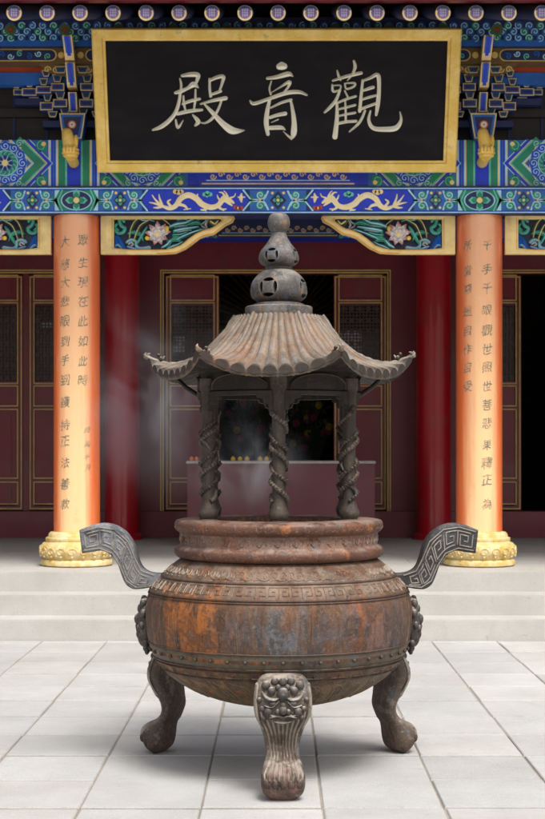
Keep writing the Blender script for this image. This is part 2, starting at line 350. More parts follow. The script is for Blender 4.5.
# text on cylinder
_tc = bpy.data.curves.new('glyph', 'FONT'); _tc.offset = .002; _to = bpy.data.objects.new('glyph', _tc); C.objects.link(_to)
def glyph(ch):
    _tc.body = ch; dg = bpy.context.evaluated_depsgraph_get(); me = bpy.data.meshes.new_from_object(_to.evaluated_get(dg))
    bm = bmesh.new(); bm.from_mesh(me); bpy.data.meshes.remove(me)
    for _ in range(3):
        ed = [e for e in bm.edges if e.calc_length() > .16]
        if ed: bmesh.ops.subdivide_edges(bm, edges=ed, cuts=1)
    bmesh.ops.triangulate(bm, faces=bm.faces); return bm
def inscribe(m, ch, cx, ang, z, size, mt='ink'):
    bm = glyph(ch); xs = [v.co.x for v in bm.verts]; ys = [v.co.y for v in bm.verts]
    if not xs: bm.free(); return
    mx, my = (min(xs)+max(xs))/2, (min(ys)+max(ys))/2; jit = random.uniform(-.05, .05); sh = random.uniform(.05, .22)
    for v in bm.verts:
        u = (v.co.x-mx)*size; w = (v.co.y-my)*size
        w += u*.12+.004*sin(u*90+jit*40); u = u*(.95+jit)+w*sh*.5+.003*sin(w*80)
        a = ang+u/RC; r = RC+.0025; v.co = (cx+r*sin(a), DC-r*cos(a), z+w)
    m.bm(bm, mt)
def zc(py): return EYE+(YV-py)*(DC-RC)/F
def column(cx, lines, label, idx):
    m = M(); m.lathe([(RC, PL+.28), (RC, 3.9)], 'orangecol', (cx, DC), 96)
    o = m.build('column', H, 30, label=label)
    m = M(); z0 = PL
    m.lathe([(.31, z0+.001), (.333, z0+.012), (.336, z0+.045), (.322, z0+.062), (.300, z0+.066), (.318, z0+.085), (.338, z0+.12), (.345, z0+.155), (.335, z0+.19), (.312, z0+.215), (.292, z0+.222),
             (.285, z0+.232), (.292, z0+.245), (.288, z0+.262), (.268, z0+.27), (.262, z0+.298), (.245, z0+.315), (.21, z0+.32)], 'base', (cx, DC), 96)
    for k in range(20):                                     # carved lotus petals and scrolls round the drum
        a0 = 2*pi*k/20
        fn = lambda u, v, d: (cx+(.338+d)*sin(a0+u/.34), DC-(.338+d)*cos(a0+u/.34), z0+.14+v)
        cv = [(.045*cos(t)*(1-t/9), .04*sin(t)*(1-t/9)) for t in [q*.55 for q in range(13)]]
        m.stroke([(p[0], p[1]) for p in cv], .013, fn, -.004, 'base', 2, .016, -.012)
        m.stroke([(-.052, -.04), (-.05, .02), (-.054, .05)], .01, fn, -.006, 'base', 2, .012, -.014)
        m.ball(fn(.0, -.045, .0), .011, 'base', 8, 5); m.ball(fn(.03, .045, -.008), .010, 'base', 8, 5)
    m.build('column_base', o, 50)
    for (px, size, chars) in lines:
        x = (px-XV)*(DC-RC*.93)/F - cx; ang = math.asin(max(-.95, min(.95, x/RC)))
        for py, ch, *r in chars: m = M(); inscribe(m, ch, cx, ang, zc(py), size*(.86+random.random()*.16), r[0] if r else 'ink'); m.build('character', o)
    return o
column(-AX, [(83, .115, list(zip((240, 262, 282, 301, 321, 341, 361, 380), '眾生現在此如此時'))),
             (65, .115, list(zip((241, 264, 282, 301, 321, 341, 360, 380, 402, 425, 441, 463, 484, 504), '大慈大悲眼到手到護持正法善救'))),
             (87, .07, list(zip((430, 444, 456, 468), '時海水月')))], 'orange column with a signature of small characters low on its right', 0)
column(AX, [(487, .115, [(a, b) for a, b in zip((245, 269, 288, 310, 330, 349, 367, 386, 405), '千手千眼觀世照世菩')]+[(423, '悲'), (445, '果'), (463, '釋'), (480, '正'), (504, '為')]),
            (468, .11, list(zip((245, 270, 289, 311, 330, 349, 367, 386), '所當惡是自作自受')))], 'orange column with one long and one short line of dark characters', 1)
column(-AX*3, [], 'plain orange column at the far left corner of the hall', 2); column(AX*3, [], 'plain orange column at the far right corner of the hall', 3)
bpy.data.objects.remove(_to)

# ---- painted architraves
def spiral(m, u, v, r, dirn, fn, d, mt, w, turns=1.4, a0=0):
    pts = [(u+r*(1-t*.82)*cos(a0+dirn*t*turns*2*pi), v+r*(1-t*.82)*sin(a0+dirn*t*turns*2*pi)) for t in [q/14 for q in range(15)]]
    m.stroke(pts, w, fn, d, mt, 0)
def star_flower(m, u, v, r, fn, d, petal='green', edge='mint', core='cream', n=4, rot=0):
    for k in range(n):
        a = rot+2*pi*k/n
        def lp(s_): return [(u+(x*cos(a)-y*sin(a))*s_*r, v+(x*sin(a)+y*cos(a))*s_*r) for x, y in ((.12, 0), (.35, .26), (.7, .30), (1, 0), (.7, -.30), (.35, -.26))]
        m.poly(lp(1.12), fn, d, edge); m.poly(lp(.86), fn, d+.002, petal)
    m.disc(u, v, r*.30, fn, d+.004, core, 12)
def swirl_cell(m, u, v, w, h, fn, d):                      # green cell with pale scrolls and a little green flower
    m.poly([(u-w, v-h), (u+w, v-h), (u+w, v+h), (u-w, v+h)], fn, d, 'mid')
    m.poly([(u-w*.30, v), (u, v-h*.95), (u+w*.30, v), (u, v+h*.95)], fn, d+.0012, 'navy')
    for q in (-1, 1): m.poly([(u+q*w, v-h*.5), (u+q*w*.72, v), (u+q*w, v+h*.5)][::q], fn, d+.0012, 'green')
    for s in (-1, 1):                                       # pale blue trellis lines
        m.stroke([(u-w, v), (u-w*.55, v), (u-w*.35, v+s*h*.9)], .016, fn, d+.002, 'cyan', 3)
        m.stroke([(u+w, v), (u+w*.55, v), (u+w*.35, v+s*h*.9)], .016, fn, d+.002, 'cyan', 3)
        for q in (-1, 1):
            cu, cv = u+q*w*.62, v+s*h*.52; r = h*.47
            m.disc(cu, cv, r*1.05, fn, d+.003, 'mid', 14); m.disc(cu, cv, r*.9, fn, d+.0045, 'green', 14)
            spiral(m, cu, cv, r*.98, q*s, fn, d+.006, 'cyan', .011, 1.3, pi if q > 0 else 0); spiral(m, cu, cv, r*.62, q*s, fn, d+.0075, 'mint', .009, 1.0, pi/2)
            m.disc(u+q*w*.2, v+s*h*.72, r*.30, fn, d+.006, 'cream', 8)
            m.disc(cu+q*r*.1, cv-s*r*.95, .010, fn, d+.008, 'cream', 8)
    star_flower(m, u, v, h*.46, fn, d+.008)
DBL = 13.82
def zb(py): return EYE+(YV-py)*DBL/F
sc = DBL/F
def lower_beam():
    z0, z1 = zb(213.3), zb(187.3); zm = (z0+z1)/2; hh = (z1-z0)/2; fn = front(DBL)
    m = M(); m.bbox(-9, 9, DBL, DBL+.36, z0, z1, 'navy', .012)
    ed = .014
    for a, b, mt in ((z0+.004, z0+ed, 'cyan'), (z1-ed, z1-.004, 'cyan'), (z0+ed, z0+ed*1.7, 'royal'), (z1-ed*1.7, z1-ed, 'royal')):
        m.poly([(-9, a), (9, a), (9, b), (-9, b)], fn, .003, mt)
    ih = hh-.026
    def colflower(u):
        m.poly([(u-.2, zm-ih), (u+.2, zm-ih), (u+.2, zm+ih), (u-.2, zm+ih)], fn, .002, 'green')
        for s in (-1, 1):
            m.poly([(u+s*.2, zm-ih), (u+s*.2, zm+ih), (u+s*.155, zm+ih), (u+s*.205, zm), (u+s*.155, zm-ih)], fn, .004, 'cyan')
            m.stroke([(u+s*.13, zm-ih), (u+s*.17, zm), (u+s*.13, zm+ih)], .012, fn, .004, 'mint', 0)
        m.poly([(u+.145*cos(t), zm+ih*.98*sin(t)) for t in [q*pi/12 for q in range(24)]], fn, .004, 'cyan')
        m.poly([(u+.133*cos(t), zm+ih*.9*sin(t)) for t in [q*pi/12 for q in range(24)]], fn, .006, 'navy')
        star_flower(m, u, zm, ih*.98, fn, .008, 'green', 'mint', 'cream', 4, 0)
    def panel(u0, u1, flip):                               # royal panel with pointed ends and dragon
        t = .05; m.poly([(u0-t*.5, zm), (u0+t, zm-ih), (u1-t, zm-ih), (u1+t*.5, zm), (u1-t, zm+ih), (u0+t, zm+ih)], fn, .0035, 'royal')
        for pts in (((u0+t-.02, zm-ih), (u0-t*.5-.02, zm), (u0+t-.02, zm+ih)), ((u1-t+.02, zm-ih), (u1+t*.5+.02, zm), (u1-t+.02, zm+ih))):
            m.stroke(pts, .016, fn, .005, 'cyan', 0); 
        uc = (u0+u1)/2; s = -1 if flip else 1
        def P(x, y, w=4): return (uc+s*(x-295)/2.868*sc*.97, zm-(y-97)/2.868*sc, w/2.868*sc*1.3)
        body = [P(195, 112, 5), P(218, 120, 9), P(238, 112, 11), P(252, 92, 12), P(275, 82, 13), P(298, 92, 13), P(315, 108, 13), P(340, 117, 12), P(362, 112, 11), P(374, 98, 12), P(386, 92, 14)]
        m.stroke(body, 4, fn, .007, 'dragon', 5, .006)
        for st in ([P(195, 112, 6), P(178, 96, 4), P(168, 82, 2)], [P(195, 112, 6), P(175, 106, 4), P(160, 103, 2)], [P(197, 110, 6), P(190, 92, 4), P(188, 80, 2)], [P(200, 114, 6), P(184, 118, 5), P(172, 118, 2)],
                   [P(240, 108, 8), P(262, 112, 6), P(272, 122, 4)], [P(272, 122, 3), P(262, 124, 2)], [P(272, 122, 3), P(282, 121, 2)], [P(225, 116, 6), P(214, 102, 5), P(222, 95, 3)],
                   [P(335, 115, 8), P(322, 124, 5), P(312, 124, 3)], [P(322, 124, 3), P(328, 128, 2)], [P(360, 110, 8), P(372, 122, 5), P(386, 122, 3)], [P(372, 122, 3), P(380, 127, 2)],
                   [P(300, 90, 5), P(302, 80, 3)], [P(270, 84, 5), P(262, 78, 2)],
                   [P(378, 92, 12), P(396, 96, 9), P(408, 104, 5)], [P(382, 96, 8), P(396, 106, 6), P(404, 112, 3)], [P(384, 88, 6), P(376, 76, 4), P(366, 74, 2)], [P(390, 86, 6), P(386, 76, 3), P(380, 70, 2)],
                   [P(398, 90, 4), P(410, 86, 3), P(414, 78, 2)], [P(374, 100, 5), P(364, 92, 4), P(360, 82, 2)],
                   [P(432, 78, 3), P(430, 90, 8), P(432, 102, 3)], [P(422, 88, 3), P(441, 88, 3)]):
            m.stroke(st, 3, fn, .008, 'dragon', 4, .004)
        for x, y, r in ((236, 72, 7), (246, 74, 8), (255, 72, 6)): m.disc(*P(x, y)[:2], r/2.868*sc, fn, .006, 'cream', 10)
        for x, y, r in ((322, 80, 6), (331, 77, 7), (340, 80, 6), (330, 84, 5)): m.disc(*P(x, y)[:2], r/2.868*sc, fn, .006, 'mint', 10)
        for x, y, r in ((414, 117, 6), (422, 120, 7), (431, 119, 6)): m.disc(*P(x, y)[:2], r/2.868*sc, fn, .006, 'redp', 10)
        m.disc(*P(421, 119)[:2], 3/2.868*sc, fn, .008, 'cream', 8)
    for s in (-1, 1):
        colflower(s*AX*.985)
        for o in (-1, 1): swirl_cell(m, s*AX*.985+o*.405, zm, .20, ih, fn, .003)
        a, b = sorted((s*.29, s*1.235)); panel(a, b, s > 0)
        a, b = sorted((s*2.50, s*3.45)); panel(a, b, s < 0)
        for q in (3.66, 4.05, 4.5, 5.0): swirl_cell(m, s*q, zm, .2, ih, fn, .003)
    swirl_cell(m, 0, zm, .26, ih, fn, .003)
    m.build('painted_beam', H, label='narrow lower beam with gold dragons on blue panels')
lower_beam()
DBU = 13.86
def rosette(m, u, v, r, fn, d):
    m.disc(u, v, r, fn, d, 'cyan', 32); m.disc(u, v, r*.97, fn, d+.001, 'mid', 32)
    n = 12
    for k in range(n):
        a = 2*pi*k/n; cu, cv = u+r*.80*cos(a), v+r*.80*sin(a)
        m.disc(cu, cv, r*.20, fn, d+.003, 'royal', 14)
        spiral(m, cu, cv, r*.19, 1, fn, d+.005, 'cyan', .008, 1.25, a+pi/2)
        m.disc(u+r*1.0*cos(a+pi/n), v+r*1.0*sin(a+pi/n), r*.045, fn, d+.004, 'cream', 8)
    m.disc(u, v, r*.60, fn, d+.006, 'cyan', 28); m.disc(u, v, r*.56, fn, d+.0075, 'green', 28)
    for k in range(14):
        a = 2*pi*k/14
        m.stroke([(u+r*.56*cos(a), v+r*.56*sin(a)), (u+r*.48*cos(a+.22), v+r*.48*sin(a+.22)), (u+r*.36*cos(a+.3), v+r*.36*sin(a+.3))], .009, fn, d+.009, 'mint', 3)
    m.disc(u, v, r*.38, fn, d+.010, 'mid', 24)
    for k in range(8):
        a = 2*pi*k/8; m.disc(u+r*.26*cos(a), v+r*.26*sin(a), r*.09, fn, d+.012, 'navy', 10)
        m.stroke([(u+r*.34*cos(a+.39), v+r*.34*sin(a+.39)), (u+r*.16*cos(a+.39), v+r*.16*sin(a+.39))], .006, fn, d+.012, 'cyan', 0)
    m.disc(u, v, r*.15, fn, d+.014, 'cream', 12)
def zu(py): return EYE+(YV-py)*DBU/F
def upper_beam(name, D, z0, z1, rz, label=None, dim=False):
    zm = (z0+z1)/2; hh = (z1-z0)/2; fn = front(D); m = M(); m.bbox(-9, 9, D, D+.4, z0, z1, 'royal', .012)
    k_ = D/F
    for s in (-3, -1, 1, 3):
        ax = s*AX
        def X(p): return ax+p*k_*.98
        for q in (-1, 1):                                   # upright hoops either side of the column line
            for a, b, mt in ((7, 9, 'mint'), (9, 16, 'green'), (16, 17.2, 'cream'), (17.2, 18.5, 'cyan'), (18.5, 23.5, 'royal'), (20, 21.5, 'mid'), (23.5, 25, 'cyan'), (25, 26, 'cream')):
                a_, b_ = sorted((X(q*a), X(q*b))); m.poly([(a_, z0), (b_, z0), (b_, z1), (a_, z1)], fn, .003 if mt != 'mid' else .005, mt)
            ru = X(q*70)                                    # chevrons, then the rosette in its hexagon
            a_, b_ = sorted((X(q*26), X(q*116))); m.poly([(a_, z0), (b_, z0), (b_, z1), (a_, z1)], fn, .0022, 'mid')
            for side in (-1, 1):
                def V(off): return [(ru+side*(off+.23), z0), (ru+side*(off+.36), zm-hh*.35), (ru+side*(off+.34), zm-hh*.15), (ru+side*(off+.42), zm), (ru+side*(off+.34), zm+hh*.15), (ru+side*(off+.36), zm+hh*.35), (ru+side*(off+.23), z1)]
                def V2(off): return [(ru+side*(off+.13), z0), (ru+side*(off+.34), zm), (ru+side*(off+.13), z1)]
                for o1, mt, w in ((-.115, 'cream', .011), (-.10, 'cyan', .014), (-.045, 'green', .09), (.012, 'mint', .018), (.026, 'cream', .009), (.05, 'royal', .04), (.077, 'cyan', .009)):
                    m.stroke(V2(o1+.02), w, fn, .005+(.001 if w < .02 else 0), mt, 0, caps=False)
                for t in (-1, 1):
                    cu, cv = ru+side*.335, zm+t*hh*.74
                    m.disc(cu, cv, .055, fn, .006, 'green', 12); spiral(m, cu, cv, .05, side*t, fn, .008, 'mint', .009, 1.1, pi/2*t); m.disc(cu+side*.02, cv+t*.02, .022, fn, .009, 'cream', 9)
            if rz: rosette(m, ru, zm, hh*.93, fn, .007)
            for t in (-1, 1):
                for e in (-1, 1):
                    cu, cv = ru+e*.13, zm+t*hh*.86
                    spiral(m, cu, cv, .035, t*e, fn, .006, 'cyan', .007)
    # central gilt scroll panel, blue ground
    m.poly([(-.72, z0), (.72, z0), (.80, zm), (.72, z1), (-.72, z1), (-.80, zm)], fn, .0125, 'navy' if dim else 'royal')
    m.stroke([(-.70, z0+.025), (.70, z0+.025)], .012, fn, .0145, 'gold', 0); m.stroke([(-.66, z0+.055), (.66, z0+.055)], .008, fn, .0145, 'cyan', 0)
    for k in range(-8, 9):
        spiral(m, k*.075, z0+.09+(.02 if k % 2 else 0), .03, 1 if k % 2 else -1, fn, .0145, 'gold', .011, 1.2)
    m.build(name, H, label=label)
upper_beam('painted_beam', DBU, zu(186.5), zu(140), True, 'tall upper beam with blue rosettes and green chevrons')
upper_beam('inner_beam', 17.8, 4.12, 4.47, False, 'dim inner beam above the doors', True)
# thin strip between the beams
m = M(); m.box(-9, 9, DBL-.012, DBL+.3, zb(187.3)+.001, zu(186.5)-.002, 'navy'); m.build('beam_fillet', H)

# ---- gilded knobs in front of the upper beam (hold the foot of the name board)
for s in (-1, 1):
    m = M(); D = 13.62; cx = s*AX; c0 = (cx, D, zu(139))
    zt_ = c0[2]+.045
    m.tube([(cx-.035, D-.02, zt_), (cx-.034, D-.02, zt_-.010), (cx-.030, D-.02, zt_-.03), (cx-.02, D-.02, zt_-.08), (cx-.005, D-.02, zt_-.15), (cx+.005, D-.02, zt_-.22)], [.012, .034, .047, .055, .060, .062], 'frame', 24)
    for k, (dz, rr) in enumerate(((-.165, .066), (-.195, .078), (-.225, .080), (-.25, .070))):
        m.ball((cx+.004, D-.02, zt_+dz), rr, 'frame', 24, 8, (1, 1, .36))
    for k in range(4): m.ball((cx-.045+.03*k, D-.085, zt_-.205+.008*(k % 2)), .020, 'frame', 12, 8, (.8, 1, 1.8))
    m.ball((cx+.055, D-.03, zt_-.12), .030, 'frame', 12, 8, (.7, 1, 2.0))
    m.tube([(cx, D, c0[2]-.2), (cx, DBU-.01, c0[2]-.22)], .05, 'frame', 12)
    m.build('gilded_knob', H, 60)

# ---- bracket sets above the beam
def framed(m, poly, fn, d, t, inset=.010, body='royal', edge='gold', back=.12):
    m.prism(poly, fn, d-back, d, edge, body)
    cx = sum(p[0] for p in poly)/len(poly); cy = sum(p[1] for p in poly)/len(poly)
    w = max(p[0] for p in poly)-min(p[0] for p in poly); h = max(p[1] for p in poly)-min(p[1] for p in poly)
    for ins, mt, dd in ((inset, body, .003), (inset*2.6, 'navy', .005)):
        kx, ky = max(.2, 1-2*ins/w), max(.2, 1-2*ins/h)
        m.prism([(cx+(p[0]-cx)*kx, cy+(p[1]-cy)*ky) for p in poly], fn, d+.0005, d+dd, mt)
def bracket_set(axx, label=None):
    T = M(); P = 13.75/F
    def R(x0, y0, x1, y1, D, taper=0):                     # px box measured from the column line at that depth
        k = D/F; z1 = EYE+(YV-y0)*k; z0 = EYE+(YV-y1)*k
        return [(axx+x0*k+taper*k, z0), (axx+x1*k-taper*k, z0), (axx+x1*k, z1), (axx+x0*k, z1)], front(D)
    for s in (-1, 1):
        for (x0, y0, x1, y1, D, tp) in ((22, 86, 37, 93, 13.80, 0), (25, 78, 34, 85, 13.80, 2), (8, 83, 21, 90.5, 13.74, 0), (10, 74, 20, 82, 13.74, 2), (37.5, 88, 52, 95.5, 13.86, 0), (40, 79, 49, 87, 13.86, 2),
                                        (21, 102, 34, 110, 13.86, 0), (22, 93.5, 31, 101, 13.86, 2), (6, 99, 20, 107, 13.80, 0), (8, 91, 18, 98.5, 13.80, 2), (4, 107.5, 14, 114, 13.86, 2), (54, 81, 63, 88, 13.92, 2), (17, 111, 27, 117, 13.90, 2), (36, 97, 46, 104, 13.92, 2), (5, 66, 17, 73, 13.70, 2), (22, 70, 31, 76.5, 13.76, 2), (53, 89, 62, 95, 13.95, 0)):
            a, b = sorted((s*x0, s*x1)); p, fn = R(a, y0, b, y1, D, tp); framed(T, p, fn, 0, 0, .0095, 'teal' if tp else 'deep', 'gold')
    T.box(axx-.55, axx+.55, 13.9, 14.0, 4.80, 4.86, 'navy'); T.box(axx-.3, axx+.3, 13.93, 14.05, 4.6, 4.66, 'navy')
    o = T.build('bracket_set', H, label=label)
    m = M()
    for (xa, ya, Da, xb, yb, Db, w) in ((-1, 35, 13.40, -1, 60, 13.58, 3.2), (-.5, 62, 13.58, 0, 87, 13.72, 3.2), (0, 92, 13.74, 0, 112, 13.82, 2.8)):
        for ww, off, mt in ((w+1.4, 0, 'gold'), (w, -.006, 'mid'), (w*.55, -.009, 'royal')):
            sh = 0 if mt == 'gold' else 1.3
            za, zb_ = EYE+(YV-ya-sh)*Da/F, EYE+(YV-yb+sh)*Db/F; h = ww*P
            vs = [(axx-h, Da+off, za), (axx+h, Da+off, za), (axx+h, Db+off, zb_), (axx-h, Db+off, zb_)]
            vs += [(v[0], v[1]+.14, v[2]) for v in vs]
            m.add(vs, [(0, 1, 2, 3), (4, 7, 6, 5), (0, 4, 5, 1), (1, 5, 6, 2), (2, 6, 7, 3), (3, 7, 4, 0)], mt)
    m.build('bracket_tongue', o)
    m = M(); D = 13.74; k = D/F; z1 = EYE+(YV-113)*k; z0 = EYE+(YV-138.5)*k; fn = front(D); zc_ = (z0+z1)/2
    def tr(i): return [(axx-.085+i*.9, z0+i), (axx+.085-i*.9, z0+i), (axx+.105-i, (z0+z1)/2), (axx+.12-i, z1-i), (axx-.12+i, z1-i), (axx-.105+i, (z0+z1)/2)]
    m.prism(tr(0), fn, -.2, 0, 'gold', 'mid'); m.prism(tr(.013), fn, .0005, .004, 'mid'); m.prism(tr(.035), fn, .0045, .008, 'navy')
    for r, mt, d in ((.040, 'redp', .010), (.030, 'gold', .012), (.018, 'white', .014), (.008, 'royal', .016)): m.disc(axx, zc_+.01, r, fn, d, mt, 16)
    m.build('bracket_head', o)
    m = M()                                                 # gilt cloud board behind the tongue
    fn = front(13.72); z = EYE+(YV-70)*13.72/F
    m.prism([(axx-.30, z+.05), (axx+.30, z+.05), (axx+.22, z-.01), (axx+.12, z-.05), (axx, z-.055), (axx-.12, z-.05), (axx-.22, z-.01)], fn, -.06, 0, 'bronze')
    for q in range(-3, 4): spiral(m, axx+q*.075, z+.005, .032, 1 if q % 2 else -1, fn, .003, 'line', .012, 1.2)
    m.build('cloud_board', o)
bracket_set(-AX, 'bracket set over the column with the small signature'); bracket_set(AX, 'bracket set over the column without a signature')
for ax_, q in ((-AX*3, 1), (AX*3, 1), (-AX*1.75, 1), (AX*1.75, 1)): bracket_set(ax_)
# ---- upper painted boards between brackets and eave
def eave_boards():
    D = 13.60; fn = front(D); z0, z1 = EYE+(YV-46)*D/F, EYE+(YV-17)*D/F; m = M()
    m.box(-9, 9, D, D+.2, z0, z1, 'navy')
    m.poly([(-9, z0), (9, z0), (9, z0+.055), (-9, z0+.055)], fn, .002, 'mid')
    k = 0; x = -3.6
    while x < 3.6:
        for row in range(3):
            cu, cv = x+(row % 2)*.05, z0+.075+row*.055
            m.disc(cu, cv, .036, fn, .003, 'mid' if (k+row) % 3 else 'green', 12); spiral(m, cu, cv, .034, 1 if k % 2 else -1, fn, .005, 'cyan', .009, 1.1, k)
        if k % 5 == 2:
            m.disc(x, z0+.15, .055, fn, .007, 'green', 14)
            for q in range(8): m.stroke([(x, z0+.15), (x+.05*cos(q*pi/4), z0+.15+.05*sin(q*pi/4))], .016, fn, .009, 'bronze', 0)
            m.disc(x, z0+.15, .014, fn, .012, 'redp', 10)
        x += .098; k += 1
    m.build('eave_beam', H, label='cloud patterned beam just under the eave')
    D = 13.66; fn = front(D); z0, z1 = EYE+(YV-63)*D/F, EYE+(YV-47)*D/F; m = M()
    m.bbox(-9, 9, D, D+.15, z0, z1-.002, 'bronze', .006)
    for s in (-1, 1):
        for c0 in (AX+.55, AX-.55, AX+1.55):
            c = s*c0; hw = .42; zm = (z0+z1)/2; h = (z1-z0)/2-.018
            pl = [(c-hw+h+h*cos(t), zm+h*sin(t)) for t in [pi/2+q*pi/8 for q in range(9)]]+[(c+hw-h+h*cos(t), zm+h*sin(t)) for t in [-pi/2+q*pi/8 for q in range(9)]]
            m.poly(pl, fn, .003, 'line'); m.poly([(c+(a-c)*.975, zm+(b-zm)*.86) for a, b in pl], fn, .005, 'navy')
            for q in range(-4, 5):
                spiral(m, c+q*.085, zm+(.012 if q % 2 else -.012), .030, 1 if q % 2 else -1, fn, .007, ('cyan', 'mint', 'mid')[q % 3], .010, 1.2, q)
            for q in (-1, 1): m.disc(c+q*hw*1.1, zm, .03, fn, .005, 'line', 10)
    m.build('scroll_board', H, label='gilt framed board with blue scrolls in oval panels')
    m = M(); D = 13.84
    m.box(-9, 9, D, D+.1, EYE+(YV-72.5)*D/F, EYE+(YV-64.5)*D/F, 'redp'); m.box(-9, 9, D-.02, D+.1, EYE+(YV-85)*D/F, EYE+(YV-73)*D/F, 'mid')
    m.box(-9, 9, D-.01, D+.1, EYE+(YV-64.3)*D/F, EYE+(YV-62)*D/F, 'navy')
    m.build('lintel_strip', H)
    m = M(); m.box(-9, 9, 14.10, 14.2, zu(140)-.02, 5.98, 'dark'); m.box(-9, 9, 19.8, 20, 4.7, 8.6, 'dark')
    for q in range(-12, 13): m.box(q*.31-.012, q*.31+.012, 14.085, 14.1, 4.46, 5.0, 'navy')
    m.build('bracket_backboard', H)
eave_boards()
# ---- eave: rafters with painted ends, boards, tiles
def roofz(y): return 5.26+(y-12.3)*.33
rn = 0
for k in range(-28, 29):
    x = k*.2705+.0; m = M(); D0 = 12.30; r = .060
    p0 = Vector((x, D0, 5.185)); p1 = Vector((x, 14.6, 5.185+2.3*.30))
    m.tube([p0, p1], r, 'navy', 20)
    o = m.build('rafter', H, 30)
    m = M(); fn = lambda u, v, d: (x+u, D0-d-v*.0, 5.185+v)
    for rr, mt, d in ((.062, 'gold', .006), (.047, 'purple', .010), ):
        m.prism([(rr*cos(t*pi/14), rr*sin(t*pi/14)) for t in range(28)], fn, -.012, d, mt)
    for u in (-.018, 0, .018): m.stroke([(u, -.033), (u, .033)], .005, fn, .0125, 'pale_violet', 0)
    for v in (-.02, .0, .02): m.stroke([(-.026, v), (.026, v)], .004, fn, .0125, 'pale_violet', 0)
    m.build('rafter_end', o)
m = M()
m.box(-9, 9, 12.26, 12.33, 5.275, 5.36, 'darkred')
m.box(-9, 9, 12.20, 12.26, 5.30, 5.38, 'darkred')
m.build('eave_board', H)
m = M()                                                    # roof deck with rows of round tiles
vs = []
for (y, z) in ((12.22, 5.365), (14.2, 6.03), (20, 8.6), (20, 8.75), (14.2, 6.17), (12.15, 5.44)): vs += [(-9.5, y, z), (9.5, y, z)]
m.add(vs, [(0, 2, 3, 1), (2, 4, 5, 3), (4, 6, 7, 5), (6, 8, 9, 7), (8, 10, 11, 9), (10, 0, 1, 11), (0, 10, 8, 2), (2, 8, 6, 4), (1, 3, 9, 11), (3, 5, 7, 9)], 'tile')
for k in range(-38, 39): m.tube([(k*.25, 12.12, 5.46), (k*.25, 14.2, 6.2), (k*.25, 20, 8.78)], .06, 'tile', 10)
m.build('roof', H, label='tiled roof above the eave')
# soffit between beam line and door wall, side walls
m = M(); m.box(-9, 9, 14.05, 20.5, 4.72, 4.80, 'dark'); m.build('veranda_ceiling', H)

